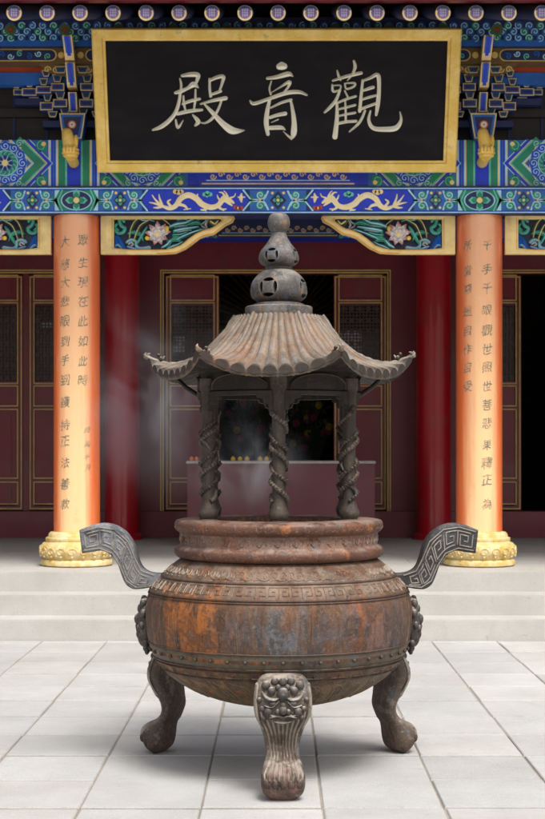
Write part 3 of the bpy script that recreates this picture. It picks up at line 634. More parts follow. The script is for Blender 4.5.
# ---- carved spandrel brackets
MT['amber'] = paint('amber edging paint', (.80, .38, .06), .5)
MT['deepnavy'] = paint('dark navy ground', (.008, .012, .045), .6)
def spandrel(axx, s, D=13.98, label=None):
    k = D/F; z_ = lambda py: EYE+(YV-py)*k
    def W(px, py): return (axx+s*(px-76)*k, z_(py))
    out = [(101, 213.6), (101, 254), (130, 254), (158, 254), (168, 253.5), (176, 253), (186, 248.5), (193, 243.5), (200, 238), (207, 235.5), (214, 234), (220, 229.5), (226, 225), (233, 221.5), (235, 217.5), (232, 213.6)]
    inn = [(114, 219), (114, 248), (130, 249.5), (157, 249.5), (166, 249.3), (173, 248), (181, 245), (189, 238.5), (196, 233.5), (203, 230.5), (210, 228.8), (215, 226), (218, 223.4), (221, 221.4), (222, 219.8), (220, 218.6)]
    m = M(); fn = front(D); O = [W(*p) for p in out]; I = [W(*p) for p in inn]; n = len(O)
    mid = [((a[0]*.55+b[0]*.45), (a[1]*.55+b[1]*.45)) for a, b in zip(O, I)]
    rows = [[fn(*p, -.07) for p in O], [fn(*p, -.004) for p in O], [fn(*p, .006) for p in mid], [fn(*p, .0) for p in I], [fn(*p, -.07) for p in I]]
    m.grid(rows, 'cream', cu=True, cv=True)
    m.stroke([W(101.6, 214), W(234, 214)], .012, fn, .008, 'redp', 0)
    m.stroke([(a[0]*.9+b[0]*.1, a[1]*.9+b[1]*.1) for a, b in zip(O[3:15], I[3:15])], .012, fn, .0045, 'amber', 3); m.stroke([(a[0]*.12+b[0]*.88, a[1]*.12+b[1]*.88) for a, b in zip(O, I)], .008, fn, .0042, 'amber', 0)
    o = m.build('carved_bracket', H, label=label)
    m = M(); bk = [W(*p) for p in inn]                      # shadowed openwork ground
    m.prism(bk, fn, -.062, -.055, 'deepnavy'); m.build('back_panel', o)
    sc_ = 3.633; ox, oy = 95, 185                           # measured on an enlargement
    def Z(x, y, w=8): px, py = ox+x/sc_, oy+y/sc_; p = W(px, py); return (p[0], p[1], w/sc_*k*1.25)
    m = M()                                                 # lotus
    c = Z(228, 178); cx, cz = c[0], c[1]
    for ring, (n_, L, w_, dd) in enumerate(((9, 48, 20, -.028), (7, 38, 17, -.016), (5, 22, 13, -.006))):
        for q in range(n_):
            a = 2*pi*(q+.3*ring)/n_+.2; l = L/sc_*k*(1 if sin(a) > -.3 else .85); ww = w_/sc_*k
            rows = []
            for t in (0, .25, .5, .75, 1):
                wd = ww*sin(pi*min(.97, t*.85+.12))*.5; r0 = l*t; zz = dd+.016*t
                ca, sa = cos(a), sin(a)
                rows.append([fn(cx+ca*r0-sa*e*wd, cz+sa*r0+ca*e*wd, zz+(0 if e else -.008)) for e in (-1, 0, 1)])
            m.grid(rows[:4], 'white'); m.grid(rows[3:], 'pink')
    m.ball(fn(cx, cz, 0), 9/sc_*k, 'cream', 10, 6, (1, .4, 1))
    m.ball(fn(*Z(190, 192)[:2], -.01), 8/sc_*k, 'yellow', 10, 6, (1, .4, 1)); m.ball(fn(*Z(262, 158)[:2], -.01), 9/sc_*k, 'yellow', 10, 6, (.8, .4, 1.2))
    m.build('lotus_flower', o)
    m = M()
    for mt, st in (('foliage2', [Z(140, 205, 5), Z(150, 175, 9), Z(165, 145, 10), Z(190, 130, 7), Z(215, 118, 3)]), ('foliage2', [Z(125, 190, 5), Z(130, 160, 9), Z(145, 130, 10), Z(165, 118, 4)]),
                   ('green', [Z(150, 215, 5), Z(165, 190, 10), Z(180, 165, 10), Z(190, 150, 4)]), ('green', [Z(120, 175, 4), Z(140, 170, 8), Z(165, 178, 9), Z(175, 200, 4)]),
                   ('mint', [Z(275, 200, 8), Z(262, 215, 14), Z(245, 225, 8)]), ('green', [Z(262, 205, 5), Z(290, 195, 10), Z(310, 200, 6)]), ('foliage2', [Z(280, 150, 4), Z(255, 128, 8), Z(240, 120, 3)]),
                   ('mint', [Z(272, 150, 10), Z(300, 140, 16), Z(330, 135, 14), Z(355, 122, 8)]), ('mint', [Z(290, 165, 12), Z(315, 160, 18), Z(345, 155, 12), Z(375, 150, 6)]), ('green', [Z(285, 180, 10), Z(310, 178, 12), Z(335, 170, 6)]),
                   ('mint', [Z(300, 195, 6), Z(320, 185, 10), Z(350, 172, 8), Z(378, 162, 5)]), ('green', [Z(335, 145, 6), Z(365, 135, 9), Z(385, 140, 5)]), ('mint', [Z(340, 120, 6), Z(362, 118, 8), Z(378, 124, 4)]),
                   ('foliage2', [Z(420, 130, 14), Z(436, 140, 20), Z(448, 128, 10)]), ('mint', [Z(415, 122, 5), Z(440, 118, 7), Z(462, 122, 4)]), ('green', [Z(445, 150, 4), Z(455, 140, 8), Z(475, 128, 4)]),
                   ('mint', [Z(262, 230, 5), Z(280, 222, 10), Z(300, 215, 8), Z(318, 204, 4)]), ('mint', [Z(160, 120, 4), Z(180, 128, 8), Z(200, 125, 6), Z(215, 130, 3)]), ('mint', [Z(300, 125, 5), Z(318, 122, 9), Z(335, 126, 6)]), ('cyan', [Z(290, 152, 4), Z(312, 148, 6), Z(335, 146, 4)]), ('cyan', [Z(300, 170, 4), Z(322, 166, 5), Z(350, 162, 3)]), ('mint', [Z(388, 140, 4), Z(400, 132, 7), Z(405, 122, 4)]), ('mint', [Z(345, 175, 4), Z(365, 168, 7), Z(392, 160, 4)]), ('pink', [Z(408, 155, 4), Z(402, 142, 9), Z(410, 126, 4)]), ('white', [Z(408, 158, 3), Z(392, 150, 6), Z(385, 140, 3)]), ('pink', [Z(405, 158, 4), Z(425, 160, 6), Z(432, 152, 3)]),
                   ('green', [Z(380, 158, 4), Z(400, 162, 5), Z(440, 152, 4)])):
        dd = -.03+random.random()*.012; m.stroke(st, 5, fn, dd, mt, 4, .014, -.045)
        vein = {'green': 'mint', 'foliage2': 'cream', 'mint': 'cyan', 'pink': 'white', 'cyan': 'white', 'white': 'pink'}[mt]
        m.stroke([(p[0], p[1], p[2]*.22) for p in st], 1, fn, dd+.0155, vein, 4, .001)
        for e in (-1, 1): m.stroke([(p[0]+e*p[2]*.1, p[1]+e*p[2]*.52, p[2]*.18) for p in st], 1, fn, dd+.004, 'navy' if mt != 'green' else 'mint', 4, .002)
    m.build('carved_leaf', o)
    m = M()
    for st in ([Z(105, 130, 8), Z(95, 118, 9), Z(88, 128, 9), Z(95, 145, 10), Z(108, 155, 10), Z(100, 170, 10), Z(82, 172, 9), Z(72, 158, 7)], [Z(78, 140, 7), Z(72, 150, 8), Z(84, 162, 6)]):
        m.stroke(st, 5, fn, -.02, 'mint', 4, .012, -.04)
    for mt, st in (('mid', [Z(70, 230, 12), Z(78, 205, 16), Z(74, 185, 14), Z(88, 200, 14), Z(98, 222, 16), Z(110, 232, 10)]), ('cyan', [Z(70, 225, 6), Z(82, 215, 8), Z(98, 228, 6)]),
                   ('cyan', [Z(115, 205, 8), Z(130, 196, 9), Z(148, 203, 9), Z(150, 220, 9), Z(165, 230, 12), Z(195, 226, 12)]), ('white', [Z(122, 212, 6), Z(132, 206, 6), Z(138, 214, 5), Z(130, 218, 4)]),
                   ('mid', [Z(108, 236, 8), Z(140, 234, 9), Z(198, 236, 7)]), ('cyan', [Z(118, 222, 6), Z(135, 228, 8), Z(160, 238, 6)])):
        m.stroke(st, 5, fn, -.018, mt, 4, .012, -.045)
    m.build('carved_wave', o)
MT['foliage2'] = paint('olive leaf paint', (.13, .22, .03), .55)
spandrel(-AX, 1, label='carved lotus bracket right of the signed column'); spandrel(AX, -1, label='carved lotus bracket left of the unsigned column')
spandrel(-AX, -1, label='carved lotus bracket cut by the left edge'); spandrel(AX, 1, label='carved lotus bracket cut by the right edge')

# ---- door wall
DW = 18.6; kw = DW/F
def wx(px): return (px-XV)*kw
def wz(py): return EYE+(YV-py)*kw
m = M()
def wallpiece(x0, x1, z0, z1): m.box(x0, x1, DW, DW+.25, z0, z1, 'darkred')
top = wz(269.5); zs = wz(511)
for s in (-1, 1):
    pass
wallpiece(-9, wx(-60), zs, top); wallpiece(wx(80), wx(160), zs, top); wallpiece(wx(391), wx(470), zs, top); wallpiece(wx(616), 9, zs, top)
wallpiece(-9, 9, top, 4.9)
m.build('wall', H, label='dark red wall between the doors')
m = M(); m.bbox(-9, 9, DW-.14, DW+.25, PL-.005, zs-.002, 'darkred', .008); m.box(-9, 9, DW-.155, DW-.14, PL, PL+.07, 'darkred'); m.build('door_sill', H)
for s in (-1, 1):
    m = M(); m.lathe([(.25, PL), (.25, PL+.05), (.21, PL+.08), (.21, 4.75)], 'redcol', (s*AX, 18.15), 64)
    m.build('inner_column', H, 30, label='bright red inner column behind the '+('signed' if s < 0 else 'unsigned')+' orange column')
    m = M(); m.lathe([(.25, PL), (.25, PL+.05), (.21, PL+.08), (.21, 4.75)], 'redcol', (s*5.6, 18.15), 48); m.build('inner_column', H, 30)
def door_frame(x0, x1, label=None):
    m = M(); x0, x1 = wx(x0), wx(x1)
    for a, b, c, d in ((x0, x0+.05, zs, top), (x1-.05, x1, zs, top), (x0+.05, x1-.05, top-.05, top)): m.bbox(a, b, DW-.02, DW+.2, c, d, 'darkred', .005)
    g_ = .014
    for a, b, c, d in ((x0+.004, x0+.004+g_, zs, top-.004), (x1-.004-g_, x1-.004, zs, top-.004), (x0+.004+g_, x1-.004-g_, top-.004-g_, top-.004), (x0+.034, x0+.034+g_, zs, top-.034), (x1-.034-g_, x1-.034, zs, top-.034), (x0+.034+g_, x1-.034-g_, top-.034-g_, top-.034)):
        m.box(a, b, DW-.028, DW-.018, c, d, 'line')
    m.build('door_frame', H, label=label)
MT['glint'] = paint('pale painted window glint', (.42, .44, .50), .8)  # pale colour imitating spots of light in the lattice windows
def leaf(x0, x1, label=None, glint=None):
    a, b = wx(x0), wx(x1); D = DW+.06; m = M(); z0, z1 = zs+.01, wz(275); st = .07
    m.box(a, a+st, D, D+.07, z0, z1, 'darkred'); m.box(b-st, b, D, D+.07, z0, z1, 'darkred')
    ys = [(275, 299.5), (302.5, 383), (386, 405.5), (409.5, 478), (482.5, 504)]
    rails = [275, 301, 384.5, 407.5, 480.3, 508]
    for i, r in enumerate(rails):
        zc_ = wz(r); h = .04; c, d = zc_-h, zc_+h
        if i == 0: c, d = z1-.045, z1
        if i == 5: c, d = z0, z0+.05
        m.box(a+st, b-st, D+.001, D+.068, c, d, 'darkred')
    for i, (t, u) in enumerate(ys):
        if i == 1: continue
        m.box(a+st, b-st, D+.02, D+.05, wz(u)-.0, wz(t)+.0, 'redpanel')
        m.bbox(a+st+.07, b-st-.07, D+.008, D+.03, wz(u)+.06, wz(t)-.06, 'redpanel', .006)
    o = m.build('door_leaf', H, label=label)
    m = M(); g_ = .013                                     # gilt beading: one rectangle around each panel and one at the leaf edge
    def rect(p, q, r, s_, w=g_):
        for e in ((p, p+w, r, s_), (q-w, q, r, s_), (p+w, q-w, r, r+w), (p+w, q-w, s_-w, s_)): m.box(e[0], e[1], D-.008, D+.002, e[2], e[3], 'line')
    rect(a+.012, b-.012, z0+.01, z1-.01)
    for t, u in ys: rect(a+st-.012, b-st+.012, wz(u)-.01, wz(t)+.01)
    m.build('gilt_beading', o)
    m = M(); t, u = wz(302.5), wz(383); m.box(a+st+.02, b-st-.02, D+.04, D+.046, u+.02, t-.02, 'glass'); m.build('window_pane', o)
    if glint:
        m = M(); q0, q1, r0, r1 = glint; m.box(wx(q0), wx(q1), D+.032, D+.036, wz(r1), wz(r0), 'glint'); m.build('window_glint', o)  # added pale sheet standing in for light on the pane
    m = M(); x = a+st
    while x < b-st:
        m.box(x, x+.012, D+.012, D+.03, u, t, 'lattice'); x += .042
    z = u
    while z < t: m.box(a+st, b-st, D+.013, D+.029, z, z+.012, 'lattice'); z += .042
    for q in range(5):
        for w in range(7):
            cu, cv = a+st+(q+.5)*(b-a-2*st)/5, u+(w+.5)*(t-u)/7
            m.prism([(cu+.03*cos(k*pi/4), cv+.03*sin(k*pi/4)) for k in range(8)], front(D+.012), -.004, .004, 'lattice')
    m.build('lattice', o)
door_frame(160, 391, 'gilt lined frame of the central doorway')
leaf(165, 219, 'door leaf left of the altar opening', (173, 185, 336, 352)); leaf(334, 387, 'door leaf right of the altar opening', (341, 362, 330, 358))
m = M(); m.box(wx(22.2), wx(27.8), DW+.07, DW+.12, zs, wz(270), 'darkred'); m.box(wx(-26), wx(-22.1), DW+.07, DW+.12, zs, wz(270), 'darkred'); m.box(wx(75.2), wx(79), DW+.06, DW+.12, zs, wz(270), 'darkred'); m.build('door_post', H)
door_frame(-60, 80); leaf(-22, 22, 'door leaf cut by the left edge'); leaf(28, 75, 'door leaf partly behind the signed column', (40, 52, 320, 327)); leaf(-58, -26)
door_frame(470, 616, 'gilt lined frame of the right doorway'); leaf(474, 522, 'door leaf beside the open right doorway'); leaf(572, 612)
# interior room
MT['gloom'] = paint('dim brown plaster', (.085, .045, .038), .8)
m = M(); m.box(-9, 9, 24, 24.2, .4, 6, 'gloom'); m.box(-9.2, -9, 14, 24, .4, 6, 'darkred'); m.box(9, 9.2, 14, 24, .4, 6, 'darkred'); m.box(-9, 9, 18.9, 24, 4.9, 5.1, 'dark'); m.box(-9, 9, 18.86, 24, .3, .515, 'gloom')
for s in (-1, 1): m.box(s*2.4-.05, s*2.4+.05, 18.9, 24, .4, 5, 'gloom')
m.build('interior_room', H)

# ------------------------------------------------------------------ statue halo, flowers, altar
st = thing('halo_screen', 'dim bronze fan of rays in the dark behind the burner finial', 'halo', (0, 21, .52))
m = M(); fn = front(21); zc_ = EYE+(YV-330)*21/F
for k in range(44):
    a = -.35+(pi+.7)*k/43; L = 1.15 if k % 2 else 1.0
    m.stroke([(.32*cos(a), zc_+.32*sin(a), .05), (L*.7*cos(a+.03), zc_+L*.7*sin(a+.03), .04), (L*cos(a+.06), zc_+L*sin(a+.06), .02)], .04, fn, 0, 'bronze', 3, .03, -.02)
m.build('ray', st)
m = M(); m.prism([(.36*cos(q*pi/16), zc_+.36*sin(q*pi/16)) for q in range(32)], fn, -.06, .02, 'bronze'); m.box(-.5, .5, 20.9, 21.1, .52, zc_-.3, 'darkred')
m.build('halo_support', st)
MT['altar_top'] = paint('pale altar top', (.50, .44, .43), .5)
al = thing('altar_table', 'long dull red altar table with a pale top edge behind the burner', 'altar', (0, 16.9, .52))
DA = 16.7; ka = DA/F; ax0, ax1 = (187-XV)*ka, (375-XV)*ka; zt = EYE-(461-YV)*ka
m = M(); m.bbox(ax0-.01, ax1+.01, DA-.01, DA+.72, zt-.03, zt, 'altar_top', .006); m.build('table_top', al)
m = M(); m.bbox(ax0, ax1, DA, DA+.7, PL, zt-.031, 'cloth', .01); m.build('table_body', al)
m = M()
for a, b, c, d in ((ax0+.06, ax1-.06, zt-.1, zt-.09), (ax0+.06, ax1-.06, PL+.1, PL+.11)): m.box(a, b, DA-.006, DA+.002, c, d, 'cloth')
m.build('table_moulding', al)
def cup(px, mt, label, group):
    t = thing('candle_cup', label, 'candle', ((px-XV)*(DA+.1)/F, DA+.1, zt), group)
    m = M(); c = t.location
    m.lathe([(.001, zt), (.018, zt), (.024, zt+.008), (.027, zt+.034), (.025, zt+.035), (.022, zt+.03), (.001, zt+.03)], mt, (c.x, c.y), 20); m.build('cup', t, 40)
    m = M(); m.lathe([(.001, zt+.03), (.018, zt+.032), (.015, zt+.045), (.006, zt+.050), (.001, zt+.052)], mt, (c.x, c.y), 16); m.build('wax', t, 40)
for i, px in enumerate((191.5, 196.5)): cup(px, 'orange', ('leftmost orange candle cup on the altar table', 'orange candle cup right of the leftmost one on the altar')[i], 'orange candle cups on the altar')
for i, px in enumerate((233, 240, 247, 260, 266.5)):
    cup(px, 'yellow', 'yellow candle cup, '+('first', 'second', 'third', 'fourth', 'fifth')[i]+' of the yellow row from the left', 'yellow candle cups on the altar')
def flowers(px, py, D, n, R0, label, ymix):
    c = at(px, py, D); t = thing('flower_arrangement', label, 'flowers', (c[0], D, .52))
    m = M(); m.lathe([(.001, .53), (.14, .53), (.17, .8), (.08, 1.0), (.11, 1.15), (.1, 1.16), (.001, 1.1)], 'bronze', (c[0], D), 20); m.build('vase', t, 40)
    m = M(); f = M()
    for k in range(n):
        a = random.uniform(0, 2*pi); r = R0*sqrt(random.random()); x, z = c[0]+r*cos(a), c[2]+r*.9*sin(a); y = D+random.uniform(-.15, .15)
        for q in range(5):
            b = random.uniform(0, 6.28); l = random.uniform(.06, .13)
            f.add([(x, y, z), (x+l*cos(b)*.6-.02*sin(b), y-.02, z+l*sin(b)*.6+.02*cos(b)), (x+l*cos(b), y, z+l*sin(b)), (x+l*cos(b)*.6+.02*sin(b), y-.01, z+l*sin(b)*.6-.02*cos(b))], [(0, 1, 2, 3)], 'foliage')
        if k % 3 == 0:
            mt = 'bloom' if random.random() < ymix else 'petal'
            for q in range(7):
                b = q*.9; m.ball((x+.032*cos(b), y-.04, z+.032*sin(b)), .024, mt, 7, 5)
            m.ball((x, y-.055, z), .022, mt, 7, 5)
        f.tube([(x, y, z), (c[0]+(x-c[0])*.2, D, 1.1)], .006, 'foliage', 5)
    m.build('blossom', t, 60); f.build('foliage', t)
flowers(253, 420, 20.3, 70, .34, 'dim pink flower arrangement seen left of the front post', .1)
flowers(305, 425, 20.3, 70, .36, 'dim pink and yellow flower arrangement seen right of the front post', .35)

# ------------------------------------------------------------------ name board
DBt, DTp = 13.28, 13.72
pq = thing('name_board', 'black name board in a worn gilt frame with three pale characters', 'plaque', (-.013, 13.72, 4.143))
TA = atan2(.44, 1.193); pq.rotation_euler = (TA, 0, 0); pq['local'] = 1
BH = 1.2716; BW = 1.6375; fw = .118; fn = front(0)
m = M(); m.box(-BW+.05, BW-.05, .0, .06, .05, BH-.05, 'board'); m.build('board', pq)
m = M()
rows = []
for (ins, d) in ((0, -.09), (0, .028), (.012, .04), (fw-.03, .036), (fw-.02, .020), (fw, .018), (fw, -.01)):
    ih = ins*.9; rows.append([fn(-BW+ins, ih, d), fn(BW-ins, ih, d), fn(BW-ins, BH-ih, d), fn(-BW+ins, BH-ih, d)])
m.grid(rows, 'frame', cu=True); m.build('frame', pq)
def bpt(x, y, w):
    v = (172-y)/144; v = v*(1+.016*(1-v))*BH; d = 13.72-.44*v/BH
    return ((x-276.5)*d/F, v, w*d/F)
def char(ox, oy, sc_, strokes, name, wm=1.13):
    m = M()
    for s_ in strokes:
        q = [bpt(ox+x/sc_, oy+y/sc_, w/sc_*wm) for x, y, w in s_]
        m.stroke(q, .03, fn, .006, 'glyph', 5, .018, .002)
    m.build('character', pq, label=name)
char(150, 65, 5.45, [
 [(175, 54, 14), (215, 48, 22), (250, 48, 24), (262, 56, 22), (256, 80, 16), (247, 105, 10)], [(163, 70, 8), (170, 105, 12), (166, 140, 10)], [(138, 147, 14), (165, 140, 20), (205, 122, 16), (238, 102, 28), (262, 118, 8)],
 [(166, 135, 12), (158, 195, 16), (140, 252, 18), (105, 298, 20), (60, 333, 20), (15, 350, 10)], [(178, 208, 12), (220, 192, 16), (270, 180, 14)], [(150, 262, 16), (215, 247, 18), (283, 240, 12)],
 [(182, 165, 9), (185, 210, 12), (196, 250, 8)], [(248, 130, 9), (246, 190, 12), (238, 242, 9)], [(140, 295, 9), (152, 338, 14), (180, 298, 5)], [(233, 268, 8), (262, 303, 22), (246, 326, 10)],
 [(325, 72, 12), (325, 120, 13), (330, 166, 14)], [(325, 80, 14), (368, 62, 18), (400, 60, 18), (392, 98, 13), (380, 132, 11)], [(332, 157, 12), (358, 148, 14), (385, 138, 14)],
 [(276, 208, 9), (340, 190, 15), (412, 176, 20)], [(390, 188, 10), (370, 240, 13), (338, 288, 14), (300, 312, 10), (272, 308, 6)], [(295, 208, 8), (340, 255, 20), (390, 310, 27), (440, 350, 36), (478, 356, 24), (514, 352, 5)]], 'the character read last, meaning hall')
char(245, 55, 7.786, [
 [(268, 84, 44), (286, 80, 56), (304, 82, 44)], [(174, 176, 20), (250, 165, 28), (338, 142, 34), (372, 160, 8)], [(205, 198, 10), (190, 255, 13), (200, 300, 14)], [(200, 290, 6), (270, 246, 12), (345, 203, 24), (338, 240, 18), (300, 285, 12)],
 [(40, 350, 12), (70, 372, 24), (180, 337, 24), (320, 290, 28), (420, 282, 26), (480, 305, 14)], [(196, 330, 18), (175, 420, 28), (165, 520, 34), (178, 612, 24)], [(200, 405, 12), (280, 366, 18), (358, 343, 20)],
 [(355, 345, 16), (370, 420, 24), (382, 520, 34), (378, 605, 40), (360, 655, 6)], [(296, 588, 4), (335, 625, 14), (362, 645, 18)], [(196, 480, 22), (250, 462, 24), (312, 450, 28)], [(205, 520, 6), (258, 496, 10)], [(196, 562, 28), (280, 560, 28), (312, 578, 8)]], 'the middle character, meaning sound')
char(320, 55, 6.056, [
 [(104, 88, 7), (112, 120, 14), (125, 148, 9)], [(205, 32, 12), (212, 70, 18), (192, 118, 11), (165, 150, 6)], [(78, 150, 12), (160, 125, 18), (248, 104, 18)], [(74, 175, 10), (80, 215, 14), (118, 205, 9), (124, 180, 9), (84, 180, 8)],
 [(150, 168, 9), (160, 200, 11), (205, 185, 12), (208, 165, 12), (156, 166, 8)], [(122, 205, 12), (95, 270, 18), (60, 312, 18), (28, 342, 12)], [(102, 282, 13), (102, 380, 21), (90, 492, 28)], [(105, 285, 12), (160, 262, 14), (216, 245, 13)],
 [(150, 212, 9), (166, 245, 11)], [(106, 325, 11), (160, 312, 13), (212, 298, 13)], [(108, 366, 11), (160, 354, 13), (212, 345, 13)], [(104, 412, 15), (160, 400, 16), (218, 396, 15)], [(152, 262, 9), (155, 330, 12), (155, 400, 12)],
 [(258, 148, 13), (250, 230, 17), (240, 335, 18)], [(255, 152, 12), (300, 136, 16), (350, 117, 22), (357, 200, 20), (350, 290, 23), (340, 358, 14)], [(258, 212, 12), (290, 200, 17), (322, 190, 17)], [(255, 264, 12), (300, 250, 15), (338, 240, 12)], [(238, 326, 16), (290, 306, 15), (340, 288, 14)],
 [(272, 333, 12), (240, 402, 15), (178, 460, 9)], [(305, 335, 10), (295, 390, 17), (322, 438, 22), (400, 446, 27), (462, 436, 28), (490, 390, 16), (484, 340, 6)]], 'the character read first, meaning to see')

# ------------------------------------------------------------------ incense burner
BX, BY = .004, 7.58
B = thing('incense_burner', 'rusted three legged cauldron with a tiled pavilion roof in the middle of the courtyard', 'incense burner', (BX, BY, 0))
def bw(p): return (BX+p[0], BY+p[1], p[2])
prof = crom([(.02, .318), (.16, .325), (.30, .352), (.42, .395), (.53, .462), (.605, .535), (.645, .605), (.664, .68), (.672, .76), (.670, .83), (.652, .89), (.625, .935), (.575, .985), (.53, 1.03), (.492, 1.058)], 6)
arc = [0]
for a, b in zip(prof, prof[1:]): arc.append(arc[-1]+sqrt((a[0]-b[0])**2+(a[1]-b[1])**2))
def surf(th, s, d):                                         # th measured from the camera side; s = height; along profile by height
    for i in range(len(prof)-1):
        if prof[i+1][1] >= s: break
    a, b = prof[i], prof[i+1]; t = (s-a[1])/(b[1]-a[1]) if b[1] > a[1] else 0; t = max(0, min(1, t))
    r = a[0]+(b[0]-a[0])*t; nr, nh = (b[1]-a[1]), -(b[0]-a[0]); l = sqrt(nr*nr+nh*nh); r += nr/l*d; h = s+nh/l*d
    return bw((r*sin(th), -r*cos(th), h))
m = M(); m.lathe([(r, h) for r, h in prof], 'bowl', (BX, BY), 144)
fz = lambda R: (lambda u, v, d: surf(u/R, v, d))
def ringline(R, h, w, d=.006):
    n = 120; rows = [[surf(2*pi*k/n, h-w/2, -.002), surf(2*pi*k/n, h-w/4, d), surf(2*pi*k/n, h+w/4, d), surf(2*pi*k/n, h+w/2, -.002)] for k in range(n)]
    m.grid(rows, 'bowl', cv=True)
for h, w in ((.972, .012), (.898, .012), (.885, .006), (.648, .010), (.575, .012), (.562, .006), (.52, .009)): ringline(.65, h, w)
# thunder-scroll fret band
nU = 72; R = .65; wU = 2*pi*R/nU
for k in range(nU):
    u0 = k*wU; flip = k % 2
    pts = [(0.02, 0), (0.02, 1), (.86, 1), (.86, .22), (.34, .22), (.34, .62), (.60, .62)]
    pts = [(u0+(1-x if flip else x)*wU, (.911+y*.046)) for x, y in pts]
    m.stroke(pts, .0052, fz(R), .001, 'bowl_edge', 0, .0042, -.002, caps=False)
rows = [[surf(2*pi*k/144, h, d) for k in range(144)] for h, d in ((.580, -.001), (.583, .0015), (.640, .0015), (.643, -.001))]
m.grid(rows, 'band', cu=True)
for k in range(46): m.ball(surf(2*pi*k/46+.03, .612, .004), .010, 'band', 10, 6)
for k in range(12):                                        # panel dividers
    a = 2*pi*(k+.42)/12
    for o_ in (-.006, .006): m.stroke([(a*R+o_, .655), (a*R+o_, .77), (a*R+o_, .88)], .004, fz(R), -.001, 'bowl', 2, .0025, -.002)
for k in range(44):                                        # cloud scrolls on the shoulder
    a = 2*pi*k/44; Rr_ = .57
    for s_ in (-1, 1):
        pts = [(a*Rr_+s_*(.019+.018*(1-t)*cos(t*8)), 1.005+.021*(1-t)*sin(t*8)) for t in [q/9 for q in range(9)]]
        m.stroke(pts, .0055, fz(Rr_), 0, 'bowl_edge', 2, .0045, -.003)
    m.stroke([(a*Rr_-.036, .984), (a*Rr_-.012, .990), (a*Rr_+.012, .984), (a*Rr_+.036, .990)], .0055, fz(Rr_), 0, 'bowl_edge', 3, .006, -.003)
for k in range(30):                                        # fret bars and flowing petals under the rivet band
    a = 2*pi*k/30
    m.stroke([(a*R+.0, .532), (a*R+.085, .532)], .011, fz(R), 0, 'bowl', 0, .006, -.003); m.stroke([(a*R+.04, .545), (a*R+.04, .522)], .009, fz(R), 0, 'bowl', 0, .006, -.003)
    for q in range(3):
        m.stroke([(a*R+q*.03, .505-q*.008), (a*R+.05+q*.03, .47), (a*R+.07+q*.034, .41-q*.012)], .010, fz(R), 0, 'bowl', 3, .004, -.003)
m.build('bowl', B, 50)
# rim: lip, neck, lower ring
m = M()
pr = crom([(.33, 1.12), (.335, 1.235), (.345, 1.252), (.43, 1.256), (.505, 1.250), (.522, 1.240), (.526, 1.222), (.520, 1.202), (.508, 1.192), (.500, 1.186)], 3) + \
     [(.499, 1.184), (.497, 1.13), (.500, 1.126)] + crom([(.508, 1.122), (.524, 1.108), (.527, 1.088), (.518, 1.070), (.500, 1.062), (.48, 1.058)], 3)
m.lathe(pr, 'rim', (BX, BY), 128)
for k in range(36):                                        # worn scrolls in the neck
    a = 2*pi*k/36; fn2 = lambda u, v, d: bw(((.498+d)*sin(a+u/.5), -(.498+d)*cos(a+u/.5), 1.157+v))
    m.stroke([(-.034, -.012), (-.03, .012), (-.014, .014), (-.010, -.004), (-.022, -.004), (0, -.016), (.014, .010), (.030, .006), (.026, -.010)], .006, fn2, 0, 'rim', 3, .0035, -.003)
    fn3 = lambda u, v, d: bw(((.523+d)*sin(a+u/.5), -(.523+d)*cos(a+u/.5), 1.215+v))
    m.stroke([(-.040, -.004), (-.018, .005), (-.008, -.003), (.015, .004), (.030, -.004)], .005, fn3, 0, 'rim', 3, .003, -.003)
m.build('rim', B, 45)
m = M(); rows = []
for i in range(12):
    r = .34*i/11; rows.append([bw((r*cos(2*pi*j/40), r*sin(2*pi*j/40), 1.175+.02*sin(j*1.3+i)*(i/11)+random.uniform(-.006, .006))) for j in range(40)])
m.grid(rows, 'ash', cu=True); m.build('ash_bed', B, True)
